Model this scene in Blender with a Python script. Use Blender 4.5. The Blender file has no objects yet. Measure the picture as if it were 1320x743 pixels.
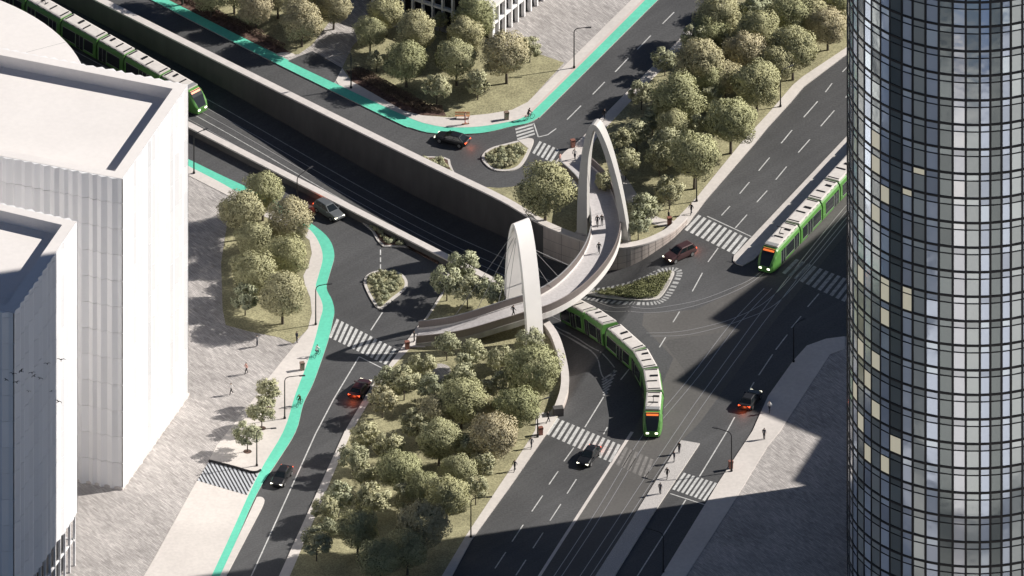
import bpy, bmesh, math, random
from mathutils import Vector, Matrix, noise
from mathutils.bvhtree import BVHTree
from mathutils.geometry import tessellate_polygon
random.seed(7)
R = math.radians
SC = bpy.context.scene
COL = SC.collection
# ------------------------------------------------------------------ picture <-> world (parallel projection, 10 px of the photo = 1 m)
S, CZ, K = 0.53, 0.848, 10.0
def P(px, py, z=0.0):
    return Vector(((px - 660) / K, (371.5 - py - CZ * K * z) / (K * S), z))
def pts(l, z=0.0):
    return [P(p[0], p[1], p[2] if len(p) > 2 else z) for p in l]
def catmull(l, n=6, closed=False):
    l = [Vector(p) for p in l]; m = len(l); out = []
    rng = range(m) if closed else range(m - 1)
    for i in rng:
        if closed: a, b, c, d = l[(i-1) % m], l[i], l[(i+1) % m], l[(i+2) % m]
        else: a, b, c, d = l[max(i-1, 0)], l[i], l[i+1], l[min(i+2, m-1)]
        for k in range(n):
            t = k / n
            out.append(0.5 * (2*b + (c-a)*t + (2*a-5*b+4*c-d)*t*t + (3*b-a-3*c+d)*t**3))
    if not closed: out.append(l[-1])
    return out
def off2(path, d):
    out = []; n = len(path)
    for i in range(n):
        a, b = path[max(i-1, 0)], path[min(i+1, n-1)]
        t = Vector((b.x-a.x, b.y-a.y, 0)); t.normalize()
        out.append(path[i] + Vector((-t.y, t.x, 0)) * d)
    return out
def inset(poly, d):
    n = len(poly); ar = sum(poly[i].x*poly[(i+1) % n].y - poly[(i+1) % n].x*poly[i].y for i in range(n))
    s = 1 if ar > 0 else -1; out = []
    for i in range(n):
        a, b, c = poly[i-1], poly[i], poly[(i+1) % n]
        t1 = Vector((b.x-a.x, b.y-a.y, 0)).normalized(); t2 = Vector((c.x-b.x, c.y-b.y, 0)).normalized()
        nn = Vector((-(t1.y+t2.y), t1.x+t2.x, 0))
        if nn.length < 1e-4: nn = Vector((-t1.y, t1.x, 0))
        nn.normalize(); k = max(0.5, nn.dot(Vector((-t1.y, t1.x, 0))))
        out.append(b + nn * (s * d / k))
    return out
# ------------------------------------------------------------------ materials
def ramp(nt, src, stops):
    r = nt.nodes.new('ShaderNodeValToRGB'); e = r.color_ramp.elements
    e[0].position, e[0].color = stops[0][0], (*stops[0][1], 1)
    e[1].position, e[1].color = stops[-1][0], (*stops[-1][1], 1)
    for p, c in stops[1:-1]:
        x = e.new(p); x.color = (*c, 1)
    nt.links.new(src, r.inputs[0]); return r.outputs[0]
def mat(name, col, rough=0.7, metal=0.0, nz=None, emis=None, es=0.0, spec=None, bump=None):
    """nz = list of (scale vector, rotation z, amount) of brightness variation in world space"""
    m = bpy.data.materials.new(name); m.use_nodes = True; nt = m.node_tree
    b = nt.nodes['Principled BSDF']
    b.inputs['Base Color'].default_value = (*col, 1); b.inputs['Roughness'].default_value = rough
    b.inputs['Metallic'].default_value = metal
    if spec is not None: b.inputs['Specular IOR Level'].default_value = spec
    if emis: b.inputs['Emission Color'].default_value = (*emis, 1); b.inputs['Emission Strength'].default_value = es
    if nz:
        geo = nt.nodes.new('ShaderNodeNewGeometry'); cur = None
        for (sc, rz, am) in nz:
            mp = nt.nodes.new('ShaderNodeMapping'); mp.vector_type = 'TEXTURE' if False else 'POINT'
            mp.inputs['Rotation'].default_value = (0, 0, rz)
            rot = nt.nodes.new('ShaderNodeMapping'); rot.inputs['Scale'].default_value = sc
            nt.links.new(geo.outputs['Position'], mp.inputs['Vector']); nt.links.new(mp.outputs[0], rot.inputs['Vector'])
            n = nt.nodes.new('ShaderNodeTexNoise'); n.inputs['Scale'].default_value = 1; n.inputs['Detail'].default_value = 4
            nt.links.new(rot.outputs[0], n.inputs['Vector'])
            mr = nt.nodes.new('ShaderNodeMapRange'); mr.inputs[1].default_value = .3; mr.inputs[2].default_value = .7
            mr.inputs[3].default_value = 1-am; mr.inputs[4].default_value = 1+am
            nt.links.new(n.outputs['Fac'], mr.inputs[0])
            if cur is None: cur = mr.outputs[0]
            else:
                mu = nt.nodes.new('ShaderNodeMath'); mu.operation = 'MULTIPLY'
                nt.links.new(cur, mu.inputs[0]); nt.links.new(mr.outputs[0], mu.inputs[1]); cur = mu.outputs[0]
        vm = nt.nodes.new('ShaderNodeVectorMath'); vm.operation = 'SCALE'; vm.inputs[0].default_value = col
        nt.links.new(cur, vm.inputs['Scale']); nt.links.new(vm.outputs[0], b.inputs['Base Color'])
        if bump:
            bp = nt.nodes.new('ShaderNodeBump'); bp.inputs['Strength'].default_value = bump[0]; bp.inputs['Distance'].default_value = bump[1]
            nt.links.new(cur, bp.inputs['Height']); nt.links.new(bp.outputs[0], b.inputs['Normal'])
    return m
def leafmat(name, cols, tr=0.03):
    m = bpy.data.materials.new(name); m.use_nodes = True; nt = m.node_tree; b = nt.nodes['Principled BSDF']
    oi = nt.nodes.new('ShaderNodeObjectInfo'); g = nt.nodes.new('ShaderNodeNewGeometry')
    st = [(i/(len(cols)-1), c) for i, c in enumerate(cols)]
    c = ramp(nt, oi.outputs['Random'], st)
    mr = nt.nodes.new('ShaderNodeMapRange'); mr.inputs[3].default_value = .78; mr.inputs[4].default_value = 1.22
    nt.links.new(g.outputs['Random Per Island'], mr.inputs[0])
    vm = nt.nodes.new('ShaderNodeVectorMath'); vm.operation = 'SCALE'
    nt.links.new(c, vm.inputs[0]); nt.links.new(mr.outputs[0], vm.inputs['Scale'])
    nt.links.new(vm.outputs[0], b.inputs['Base Color']); b.inputs['Roughness'].default_value = .75
    b.inputs['Specular IOR Level'].default_value = .25
    t = nt.nodes.new('ShaderNodeBsdfTranslucent'); nt.links.new(vm.outputs[0], t.inputs['Color'])
    mx = nt.nodes.new('ShaderNodeMixShader'); mx.inputs[0].default_value = tr
    nt.links.new(b.outputs[0], mx.inputs[1]); nt.links.new(t.outputs[0], mx.inputs[2])
    nt.links.new(mx.outputs[0], nt.nodes['Material Output'].inputs[0]); return m
def cobble(name, c1, c2, ang):
    m = bpy.data.materials.new(name); m.use_nodes = True; nt = m.node_tree; b = nt.nodes['Principled BSDF']
    geo = nt.nodes.new('ShaderNodeNewGeometry')
    mp = nt.nodes.new('ShaderNodeMapping'); mp.inputs['Rotation'].default_value = (0, 0, ang)
    nt.links.new(geo.outputs['Position'], mp.inputs['Vector'])
    br = nt.nodes.new('ShaderNodeTexBrick'); br.inputs['Scale'].default_value = 1
    br.inputs['Brick Width'].default_value = 1.1; br.inputs['Row Height'].default_value = .24
    br.inputs['Mortar Size'].default_value = .03; br.inputs['Mortar Smooth'].default_value = .4
    br.inputs['Color1'].default_value = (.78, .78, .78, 1); br.inputs['Color2'].default_value = (1.14, 1.14, 1.14, 1)
    br.inputs['Mortar'].default_value = (.62, .62, .62, 1); br.offset_frequency = 2; br.offset = .37
    nt.links.new(mp.outputs[0], br.inputs['Vector'])
    sc = nt.nodes.new('ShaderNodeMapping'); sc.inputs['Scale'].default_value = (.95, 5.6, 1)
    nt.links.new(mp.outputs[0], sc.inputs['Vector'])
    n = nt.nodes.new('ShaderNodeTexNoise'); n.inputs['Scale'].default_value = 1.0; n.inputs['Detail'].default_value = 3
    nt.links.new(sc.outputs[0], n.inputs['Vector'])
    n2 = nt.nodes.new('ShaderNodeTexNoise'); n2.inputs['Scale'].default_value = .16; n2.inputs['Detail'].default_value = 3
    nt.links.new(geo.outputs['Position'], n2.inputs['Vector'])
    c = ramp(nt, n.outputs['Fac'], [(.32, c1), (.68, c2)])
    mr = nt.nodes.new('ShaderNodeMapRange'); mr.inputs[1].default_value = .3; mr.inputs[2].default_value = .7
    mr.inputs[3].default_value = .86; mr.inputs[4].default_value = 1.14
    nt.links.new(n2.outputs['Fac'], mr.inputs[0])
    v = nt.nodes.new('ShaderNodeVectorMath'); v.operation = 'MULTIPLY'
    nt.links.new(c, v.inputs[0]); nt.links.new(br.outputs['Color'], v.inputs[1])
    v2 = nt.nodes.new('ShaderNodeVectorMath'); v2.operation = 'SCALE'
    nt.links.new(v.outputs[0], v2.inputs[0]); nt.links.new(mr.outputs[0], v2.inputs['Scale'])
    nt.links.new(v2.outputs[0], b.inputs['Base Color']); b.inputs['Roughness'].default_value = .8
    return m
M = {}
M['asphalt'] = mat('asphalt', (.080, .080, .081), .7, nz=[((4, 4, 4), 0, .22), ((.07, .07, .07), 0, .22), ((.03, 1.0, 1), R(-47), .10)])
M['asphalt_old'] = mat('tramway_surface', (.112, .107, .101), .8, nz=[((3, 3, 3), 0, .14), ((.08, .08, .08), 0, .14)])
M['patch'] = mat('asphalt_patch', (.094, .091, .088), .85, nz=[((3, 3, 3), 0, .18), ((.1, .1, .1), 0, .12)])
M['pave'] = mat('pale_paving', (.64, .595, .555), .8, nz=[((2.2, 2.2, 2.2), 0, .06), ((.12, .12, .12), 0, .07)])
M['kerb'] = mat('kerb_stone', (.58, .545, .51), .8, nz=[((1.5, 1.5, 1.5), 0, .08)])
M['plat'] = mat('speckled_platform', (.50, .475, .455), .8, nz=[((7, 7, 7), 0, .22), ((.2, .2, .2), 0, .05)])
M['cycle'] = mat('turquoise_cycle_surface', (.13, .60, .43), .8, nz=[((2.5, 2.5, 2.5), 0, .07), ((.15, .15, .15), 0, .08)])
M['pinkedge'] = mat('pink_edging', (.62, .50, .46), .8)
M['grass'] = mat('lawn_grass', (.33, .31, .19), .95, nz=[((5, 5, 5), 0, .38), ((.35, .35, .35), 0, .18)], spec=.1)
M['soil'] = mat('brown_mulch', (.13, .085, .07), .95, nz=[((3, 3, 3), 0, .5)], spec=.1)
M['cobble'] = cobble('striped_cobbles', (.365, .34, .325), (.56, .525, .50), R(54))
M['paint'] = mat('road_paint', (.55, .55, .535), .7, nz=[((2.5, 2.5, 2.5), 0, .22), ((.5, .5, .5), 0, .12)])
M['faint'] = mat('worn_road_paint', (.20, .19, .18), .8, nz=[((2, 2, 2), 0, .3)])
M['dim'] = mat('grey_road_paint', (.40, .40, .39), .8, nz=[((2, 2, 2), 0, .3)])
M['rail'] = mat('steel_rail', (.62, .60, .58), .35, .6)
M['white'] = mat('white_cladding', (.86, .85, .85), .55, nz=[((.5, .5, .1), 0, .05), ((.9, .9, .25), 0, .04)])
M['pleat'] = leafmat('white_pleated_panel', [(.86, .85, .85), (.86, .85, .85)], 0.0)
for nd in M['pleat'].node_tree.nodes:
    if nd.type == 'MAP_RANGE': nd.inputs[3].default_value = .95; nd.inputs[4].default_value = 1.03
M['roofw'] = mat('white_roof', (.80, .76, .73), .85, nz=[((.12, .12, .12), 0, .03), ((1.5, 1.5, 1.5), 0, .025)])
M['roofsl'] = mat('slab_joint', (.35, .33, .32), .9)
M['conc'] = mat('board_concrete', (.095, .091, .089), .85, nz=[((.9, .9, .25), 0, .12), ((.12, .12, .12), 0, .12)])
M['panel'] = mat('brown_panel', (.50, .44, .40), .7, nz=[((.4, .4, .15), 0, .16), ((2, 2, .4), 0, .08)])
M['joint2'] = mat('panel_joint', (.14, .125, .115), .9)
M['joint'] = mat('dark_joint', (.05, .047, .045), .9)
M['coping'] = mat('pale_coping', (.64, .595, .56), .8, nz=[((1.2, 1.2, 1.2), 0, .07)])
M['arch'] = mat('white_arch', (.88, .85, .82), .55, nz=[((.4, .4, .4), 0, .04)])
M['arch_shade_tone'] = mat('shade_toned_white_arch', (.50, .485, .46), .55, nz=[((.4, .4, .4), 0, .05)])  # same white arch, its shaded look put into a greyer base colour
M['deck'] = mat('bridge_deck', (.54, .515, .51), .8, nz=[((3, 3, 3), 0, .10)])
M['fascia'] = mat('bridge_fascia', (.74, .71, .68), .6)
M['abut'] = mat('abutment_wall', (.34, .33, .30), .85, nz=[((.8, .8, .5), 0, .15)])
M['rough_rail'] = mat('mesh_railing', (.24, .205, .19), .6, .1)
M['rail_panel'] = mat('bronze_mesh_panel', (.27, .235, .22), .5, .1)
M['black'] = mat('black_metal', (.02, .02, .022), .5, .4)
M['dark'] = mat('dark_grey', (.04, .04, .042), .6)
M['tgreen'] = mat('tram_green', (.10, .265, .06), .4, nz=[((1, 1, 1), 0, .04)])
M['troof'] = mat('tram_roof', (.66, .62, .58), .7, nz=[((2, 2, 2), 0, .07)])
M['tglass'] = mat('tram_glass', (.025, .03, .032), .15, spec=.6)
M['tgrey'] = mat('tram_grey', (.30, .30, .30), .5)
M['glow'] = mat('headlamp_glow', (1, .97, .8), .3, emis=(1, .95, .72), es=3.0)
M['orange'] = mat('orange_display', (.5, .12, .03), .4, emis=(1, .22, .05), es=.7)
M['red'] = mat('tail_lamp', (.6, .05, .02), .3, emis=(1, .10, .03), es=2.5)
M['carglass'] = mat('car_glass', (.012, .016, .018), .08, spec=.7)
M['tyre'] = mat('tyre_rubber', (.015, .015, .015), .9)
M['rim'] = mat('alloy_rim', (.45, .45, .45), .35, .8)
M['bark'] = mat('bark', (.085, .07, .055), .95, nz=[((6, 6, 2), 0, .3)])
M['leafB'] = leafmat('dense_foliage', [(.455, .445, .25), (.49, .46, .28), (.41, .415, .23), (.525, .465, .305), (.43, .425, .25), (.365, .375, .20)])
M['leafS'] = leafmat('sage_foliage', [(.44, .445, .29), (.47, .455, .28), (.41, .43, .285), (.50, .47, .305)])
M['leafH'] = leafmat('hedge_foliage', [(.22, .23, .11), (.25, .255, .125)])
M['leafR'] = leafmat('russet_hedge_foliage', [(.15, .11, .08), (.19, .14, .10)])
M['bin'] = mat('rust_bin', (.27, .115, .085), .6)
M['binb'] = mat('brown_bin', (.24, .17, .13), .6)
M['wood'] = mat('orange_wood', (.55, .28, .14), .6)
M['skin'] = mat('skin', (.50, .33, .25), .6)
M['hair'] = mat('dark_hair', (.03, .022, .018), .6)
M['navy'] = mat('navy_cloth', (.03, .035, .05), .9); M['blackc'] = mat('black_cloth', (.018, .018, .02), .9)
M['whitec'] = mat('white_cloth', (.72, .70, .68), .9); M['greyc'] = mat('grey_cloth', (.2, .2, .21), .9)
M['redc'] = mat('red_cloth', (.42, .09, .07), .9); M['greenc'] = mat('green_cloth', (.06, .12, .05), .9)
M['pinkc'] = mat('pink_cloth', (.6, .35, .3), .9)
M['refl_blue'] = mat('reflector_blue', (.07, .12, .20), .2)  # blue of the unseen sheet added to tint the tower reflections
M['darkglass'] = mat('dark_glazing', (.012, .013, .016), .45, spec=.2)
# ------------------------------------------------------------------ mesh builder and object helpers
class MB:
    def __init__(s): s.v = []; s.f = []; s.m = []
    def add(s, vs, fs, mi=0):
        o = len(s.v); s.v += [Vector(x) for x in vs]
        for f in fs: s.f.append(tuple(o+i for i in f)); s.m.append(mi)
    def quad(s, a, b, c, d, mi=0): s.add([a, b, c, d], [(0, 1, 2, 3)], mi)
    def box(s, c, d, mi=0, rz=0.0, tp=1.0):
        x, y, z = d[0]/2, d[1]/2, d[2]/2; q = Matrix.Rotation(rz, 3, 'Z'); vs = []
        for k, (sx, sy, sz) in enumerate([(-1,-1,-1),(1,-1,-1),(1,1,-1),(-1,1,-1),(-1,-1,1),(1,-1,1),(1,1,1),(-1,1,1)]):
            t = tp if sz > 0 else 1
            vs.append(q @ Vector((sx*x*t, sy*y*t, sz*z)) + Vector(c))
        s.add(vs, [(3,2,1,0),(4,5,6,7),(0,1,5,4),(1,2,6,5),(2,3,7,6),(3,0,4,7)], mi)
    def tube(s, path, r, n=8, mi=0, cap=True):
        path = [Vector(p) for p in path]; rr = r if isinstance(r, (list, tuple)) else [r]*len(path); o = len(s.v)
        for i, p in enumerate(path):
            t = (path[min(i+1, len(path)-1)] - path[max(i-1, 0)]).normalized()
            u = t.orthogonal() if abs(t.z) > .95 else t.cross(Vector((0, 0, 1)))
            if abs(t.z) > .95: u = Vector((1, 0, 0)) - t*t.x
            u.normalize(); w = t.cross(u)
            for k in range(n):
                a = 2*math.pi*k/n; s.v.append(p + (u*math.cos(a)+w*math.sin(a))*rr[i])
        for i in range(len(path)-1):
            for k in range(n):
                s.f.append((o+i*n+k, o+i*n+(k+1) % n, o+(i+1)*n+(k+1) % n, o+(i+1)*n+k)); s.m.append(mi)
        if cap:
            s.f.append(tuple(o+k for k in reversed(range(n)))); s.m.append(mi)
            s.f.append(tuple(o+(len(path)-1)*n+k for k in range(n))); s.m.append(mi)
    def loft(s, rings, mi=0, cap=True, closed=True):
        n = len(rings[0]); o = len(s.v)
        for r in rings: s.v += [Vector(p) for p in r]
        for i in range(len(rings)-1):
            for k in range(n if closed else n-1):
                s.f.append((o+i*n+k, o+i*n+(k+1) % n, o+(i+1)*n+(k+1) % n, o+(i+1)*n+k)); s.m.append(mi)
        if cap and closed:
            s.f.append(tuple(o+k for k in reversed(range(n)))); s.m.append(mi)
            s.f.append(tuple(o+(len(rings)-1)*n+k for k in range(n))); s.m.append(mi)
    def poly(s, pl, z=None, mi=0):
        pl = [Vector(p) for p in pl]
        flat = [Vector((p.x, p.y, 0)) for p in pl]
        for t in tessellate_polygon([flat]):
            a, b, c = [flat[i] for i in t]
            if (b-a).cross(c-a).z < 0: t = t[::-1]
            s.add([Vector((pl[i].x, pl[i].y, pl[i].z if z is None else z)) for i in t], [(0, 1, 2)], mi)
    def prism(s, pl, z0, z1, mi=0, side=None):
        s.poly(pl, z1, mi); n = len(pl)
        ar = sum(pl[i].x*pl[(i+1) % n].y - pl[(i+1) % n].x*pl[i].y for i in range(n))
        l = pl if ar > 0 else pl[::-1]
        for i in range(n):
            a, b = l[i], l[(i+1) % n]
            s.quad((a.x, a.y, z0), (b.x, b.y, z0), (b.x, b.y, z1), (a.x, a.y, z1), mi if side is None else side)
    def build(s, name, mats, parent=None, smooth=False, weld=False):
        me = bpy.data.meshes.new(name); me.from_pydata([tuple(v) for v in s.v], [], s.f)
        if not isinstance(mats, (list, tuple)): mats = [mats]
        for m in mats: me.materials.append(m)
        me.polygons.foreach_set('material_index', s.m)
        if weld:
            bm = bmesh.new(); bm.from_mesh(me); bmesh.ops.remove_doubles(bm, verts=bm.verts, dist=1e-4)
            bmesh.ops.recalc_face_normals(bm, faces=bm.faces); bm.to_mesh(me); bm.free()
        if smooth: me.polygons.foreach_set('use_smooth', [True]*len(me.polygons))
        me.update()
        return link(name, me, parent)
def link(name, me, parent=None, loc=None):
    o = bpy.data.objects.new(name, me); COL.objects.link(o)
    if parent: o.parent = parent
    if loc is not None: o.location = loc
    return o
def tag(o, label, cat, group=None):
    o['label'] = label; o['category'] = cat
    if group: o['group'] = group
    return o
def thing(name, label, cat, loc=(0, 0, 0), rz=0.0, group=None):
    o = bpy.data.objects.new(name, None); COL.objects.link(o); o.location = loc; o.rotation_euler = (0, 0, rz)
    o.empty_display_size = .3
    return tag(o, label, cat, group)
def copy_tree(o, parent=None):
    c = o.copy(); COL.objects.link(c); c.parent = parent
    for ch in KIDS.get(o.name, []): copy_tree(ch, c)
    return c
KIDS = {}
def reg(o, *ch): KIDS.setdefault(o.name, []).extend(ch); return o
def struct(o, kind='structure'): o['kind'] = kind; return o
def slab(name, pl, z1, m, z0=-.05, side=None):
    b = MB(); b.prism(pl, z0, z1, 0, 1 if side else None)
    return struct(b.build(name, [m, side] if side else m))
# ------------------------------------------------------------------ the trench: paired lines along its near and far wall (at coping level z = 1.1)
HC = 1.1
NL = [(-160, -50), (-60, 1), (243, 157), (450, 263), (579, 329), (655, 368), (690, 392), (707, 413), (720, 432), (729, 460), (733, 485), (731, 505), (724, 525)]
FL = [(-160, -142), (-60, -92), (243, 60), (450, 163), (560, 217), (645, 258), (700, 290), (757, 312), (796, 319), (823, 316), (845, 309), (868, 297), (886, 280)]
ZL = [-1.7, -1.8, -2.4, -4.1, -4.6, -4.3, -3.7, -3.1, -2.3, -1.5, -.7, -.15, 0]
Nw = catmull([P(x, y, HC) for x, y in NL], 5); Fw = catmull([P(x, y, HC) for x, y in FL], 5)
Zw = [p.x for p in catmull([Vector((z, 0, 0)) for z in ZL], 5)]
Zw[-1] = 0.0
NC = 14
fv, ff = [], []
for a, b, z in zip(Nw, Fw, Zw):
    for k in range(NC+1):
        q = a.lerp(b, k/NC); fv.append(Vector((q.x, q.y, z)))
for i in range(len(Nw)-1):
    for k in range(NC):
        ff.append((i*(NC+1)+k, (i+1)*(NC+1)+k, (i+1)*(NC+1)+k+1, i*(NC+1)+k+1))
BV = BVHTree.FromPolygons([tuple(v) for v in fv], ff)
def gz(x, y):
    h = BV.ray_cast(Vector((x, y, 60)), Vector((0, 0, -1)))
    return h[0].z if h[0] is not None else 0.0
def Pg(px, py, up=0.0):
    z = 0.0
    for _ in range(14):
        p = P(px, py, z + up); z = gz(p.x, p.y)
    return P(px, py, z + up) if up else Vector((p.x, p.y, z))
b = MB(); b.add(fv, ff); fl = struct(b.build('underpass_road', M['asphalt'], smooth=True))
# ground with the trench cut out
hole = [Vector((p.x, p.y, 0)) for p in Nw] + [Vector((p.x, p.y, 0)) for p in reversed(Fw)]
G = 1500
outer = [Vector((-G, -G, 0)), Vector((G, -G, 0)), Vector((G, G, 0)), Vector((-G, G, 0))]
allp = outer + hole; b = MB(); b.v = allp[:]
for t in tessellate_polygon([outer, hole]):
    a, c, d = [allp[i] for i in t]
    if (c-a).cross(d-a).z < 0: t = t[::-1]
    b.f.append(tuple(t)); b.m.append(0)
struct(b.build('ground', M['asphalt']))
# ------------------------------------------------------------------ walls of the underpass
def wall_along(name, path, zf, d, label, cutn=30):
    """wall standing outside the path (offset d), body from floor to coping"""
    root = thing(name, label, 'wall')
    o1 = off2(path, d); o2 = off2(path, d*1.02); rings = []
    b = MB()
    for i, p in enumerate(path):
        q = o1[i]
        rings.append([(p.x, p.y, zf[i]-.4), (p.x, p.y, HC-.22), (q.x, q.y, HC-.22), (q.x, q.y, min(-.3, zf[i]-.3))])
    cut = cutn
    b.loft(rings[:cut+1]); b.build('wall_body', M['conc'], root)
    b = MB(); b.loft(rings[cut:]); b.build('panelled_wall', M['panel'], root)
    i1 = off2(path, -.06*(1 if d > 0 else -1)); c = MB(); rings = []
    for i, p in enumerate(i1):
        q = o2[i]; q2 = q
        rings.append([(p.x, p.y, HC-.22), (p.x, p.y, HC), (q2.x, q2.y, HC), (q2.x, q2.y, HC-.22)])
    c.loft(rings); c.build('coping', M['coping'], root)
    return root
nroot = wall_along('retaining_wall', Nw, Zw, -.95, 'pale capped wall along the near side of the sunken tramway, curving round the tram')
froot = wall_along('retaining_wall', Fw, Zw, 1.0, 'long grey retaining wall on the far side of the sunken tramway with pale coping')
# panel joints on the far wall
b = MB(); fo = off2(Fw, -.012)
acc = 0
for i in range(1, len(Fw)):
    L = (Fw[i]-Fw[i-1]).length; d = (Fw[i]-Fw[i-1]).normalized(); nrm = Vector((d.y, -d.x, 0))*.012
    if i < 31: continue
    nj = 1 if i % 2 else 0
    for k in range(nj):
        p = Fw[i-1].lerp(Fw[i], k/nj); zz = Zw[i-1]+(Zw[i]-Zw[i-1])*k/nj
        a = p + nrm; e = p + nrm + d*.05
        b.quad((a.x, a.y, zz), (e.x, e.y, zz), (e.x, e.y, HC-.23), (a.x, a.y, HC-.23))
    for zt in (.28, .62):
        a = Fw[i-1]+nrm; e = Fw[i]+nrm
        za = Zw[i-1]+(HC-.2-Zw[i-1])*zt; zb = Zw[i]+(HC-.2-Zw[i])*zt
        b.quad((a.x, a.y, za), (e.x, e.y, zb), (e.x, e.y, zb+.04), (a.x, a.y, za+.04))
b.build('panel_joint', M['joint2'], froot)
e = Nw[-1]; b = MB(); b.box((e.x-.45, e.y-.1, .55), (1.3, .9, 1.2), rz=R(10)); b.build('end_block', M['conc'], nroot)
# ------------------------------------------------------------------ ground slabs
def px(l): return pts(l)
cyc_out = catmull(px([(-100, 35), (242, 206), (313, 240), (360, 264), (402, 290), (424, 309), (431, 330), (426, 351), (421, 372), (428, 388), (431, 402), (429, 415), (423, 440), (413, 470), (403, 497), (391, 522), (381, 558), (355, 600), (330, 640), (285, 743), (185, 960)]), 4)
cyc_in = catmull(px([(-100, 44), (242, 215), (299, 245), (345, 268), (385, 289), (401, 299), (412, 316), (416, 334), (411, 355), (407, 372), (414, 388), (416, 400), (412, 415), (405, 442), (394, 475), (380, 512), (365, 558), (330, 619), (273, 743), (165, 960)]), 4)
sw_in = px([(-100, 58), (242, 227), (291, 252), (340, 280), (385, 300), (399, 311), (402, 328), (398, 342), (391, 357), (393, 368), (400, 385), (402, 405), (397, 425), (345, 490), (330, 512), (279, 576), (269, 596), (255, 619), (198, 722), (186, 743), (80, 960)])
slab('plaza', cyc_out + px([(-900, 960), (-900, 35)]), .10, M['cobble'], side=M['kerb'])
slab('pavement', sw_in + cyc_in[::-1], .15, M['pave'])
slab('cycle_path', cyc_in + cyc_out[::-1], .135, M['cycle'], side=M['kerb'])
slab('pavement', catmull(px([(331, 642), (337, 642), (341, 646), (338, 655)]), 3) + px([(292, 743), (190, 960), (184, 960), (284, 743)]), .15, M['pave'])
slab('lawn', px([(299, 258), (291, 301), (285, 340), (287, 400), (291, 420), (320, 428), (360, 436), (378, 444), (397, 425), (402, 405), (400, 385), (393, 368), (391, 357), (398, 342), (402, 328), (399, 311), (385, 300), (340, 280)]), .13, M['grass'])
# top block
tc_out = catmull(px([(0, -100), (193, 0), (330, 70), (503, 155), (530, 166), (560, 173), (618, 173), (660, 164), (680, 160), (695, 152), (710, 138), (849, 0), (1000, -150)]), 4)
tc_in = catmull(px([(20, -100), (215, 0), (330, 58), (435, 110), (525, 152), (555, 162), (580, 165.5), (618, 164.5), (660, 157.5), (677, 151), (693, 139), (833, 0), (980, -150)]), 4)
slab('plaza', tc_out + px([(1000, -900), (0, -900)]), .10, M['cobble'], side=M['kerb'])
slab('cycle_path', tc_in + tc_out[::-1], .135, M['cycle'], side=M['kerb'])
tsw = px([(437, 111), (433, 105), (441, 89), (453, 106), (520, 144), (543, 150), (580, 153), (630, 148), (660, 143), (680, 133), (815, 0), (960, -150)])
tin2 = [p for p in tc_in if (p.x > P(437, 0).x)]
slab('pavement', tsw + tin2[::-1], .15, M['pave'])
pk = [p for p in tc_in if p.x > P(640, 0).x]
slab('pavement_edging', pk + off2(pk, .35)[::-1], .155, M['pinkedge'])
slab('lawn', px([(60, -80), (215, -7), (330, 51), (362, 68), (372, 72), (385, 71), (403, 58), (424, 30), (450, -40), (300, -160)]), .13, M['grass'])
slab('lawn', px([(441, 89), (453, 106), (520, 144), (543, 150), (580, 153), (630, 148), (660, 143), (680, 133), (727, 82), (693, 70), (640, 58), (560, 40), (480, 34), (455, 60)]), .13, M['grass'])
slab('planting_bed', px([(60, -74), (215, 0), (330, 58), (366, 74), (374, 69), (330, 40), (250, 0), (120, -60)]), .145, M['soil'])
slab('planting_bed', px([(446, 92), (454, 106), (520, 144), (543, 150), (575, 151), (572, 143), (540, 132), (470, 93)]), .145, M['soil'])
slab('driveway', px([(371, 80), (385, 74), (403, 67), (441, 89), (432, 106), (430, 108)]), .14, M['asphalt'])
slab('pavement', catmull(px([(356, 71), (366, 69), (374, 69.5), (380, 72), (372, 75), (364, 75)]), 3, True), .16, M['pave'])
# lower park
def sub(path, x0=None, y0=None, y1=None):
    return [p for p in path]
nwo = [Vector((p.x, p.y, 0)) for p in off2(Nw, -.5)]
i0 = min(range(len(nwo)), key=lambda i: (nwo[i]-P(580, 345)).length)
nseg = nwo[i0:]
park1_l = px([(580, 345), (568, 381), (548, 412), (540, 420), (516, 452), (495, 480), (483, 492), (444, 558), (360, 743), (260, 960)])
park1_r = px([(480, 960), (583, 743), (608, 697), (660, 625), (705, 560), (722, 533)])
slab('lawn', park1_l + park1_r + nseg[::-1], .13, M['grass'], side=M['kerb'])
slab('pavement', px([(548, 412), (540, 420), (516, 452), (495, 480), (483, 492), (444, 558), (360, 743), (260, 960), (275, 960), (374, 743), (453, 558), (493, 491), (507, 473), (530, 449), (548, 449), (552, 424)]), .16, M['pave'])
slab('pavement', px([(480, 960), (583, 743), (608, 697), (660, 625), (705, 560), (723, 530), (716, 522), (708, 534), (692, 533), (690, 556), (660, 603), (600, 693), (570, 743), (464, 960)]), .16, M['pave'])
slab('footpath', catmull(px([(556, 476), (566, 470), (579, 474), (580, 484), (570, 494), (558, 490)]), 3, True), .15, M['cobble'])
b = MB()
pl = px([(580, 345), (568, 381), (548, 412)]); pk2 = off2(pl, .3)
b.prism(pl + pk2[::-1], 0, .17); struct(b.build('kerb', M['kerb']))
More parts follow.
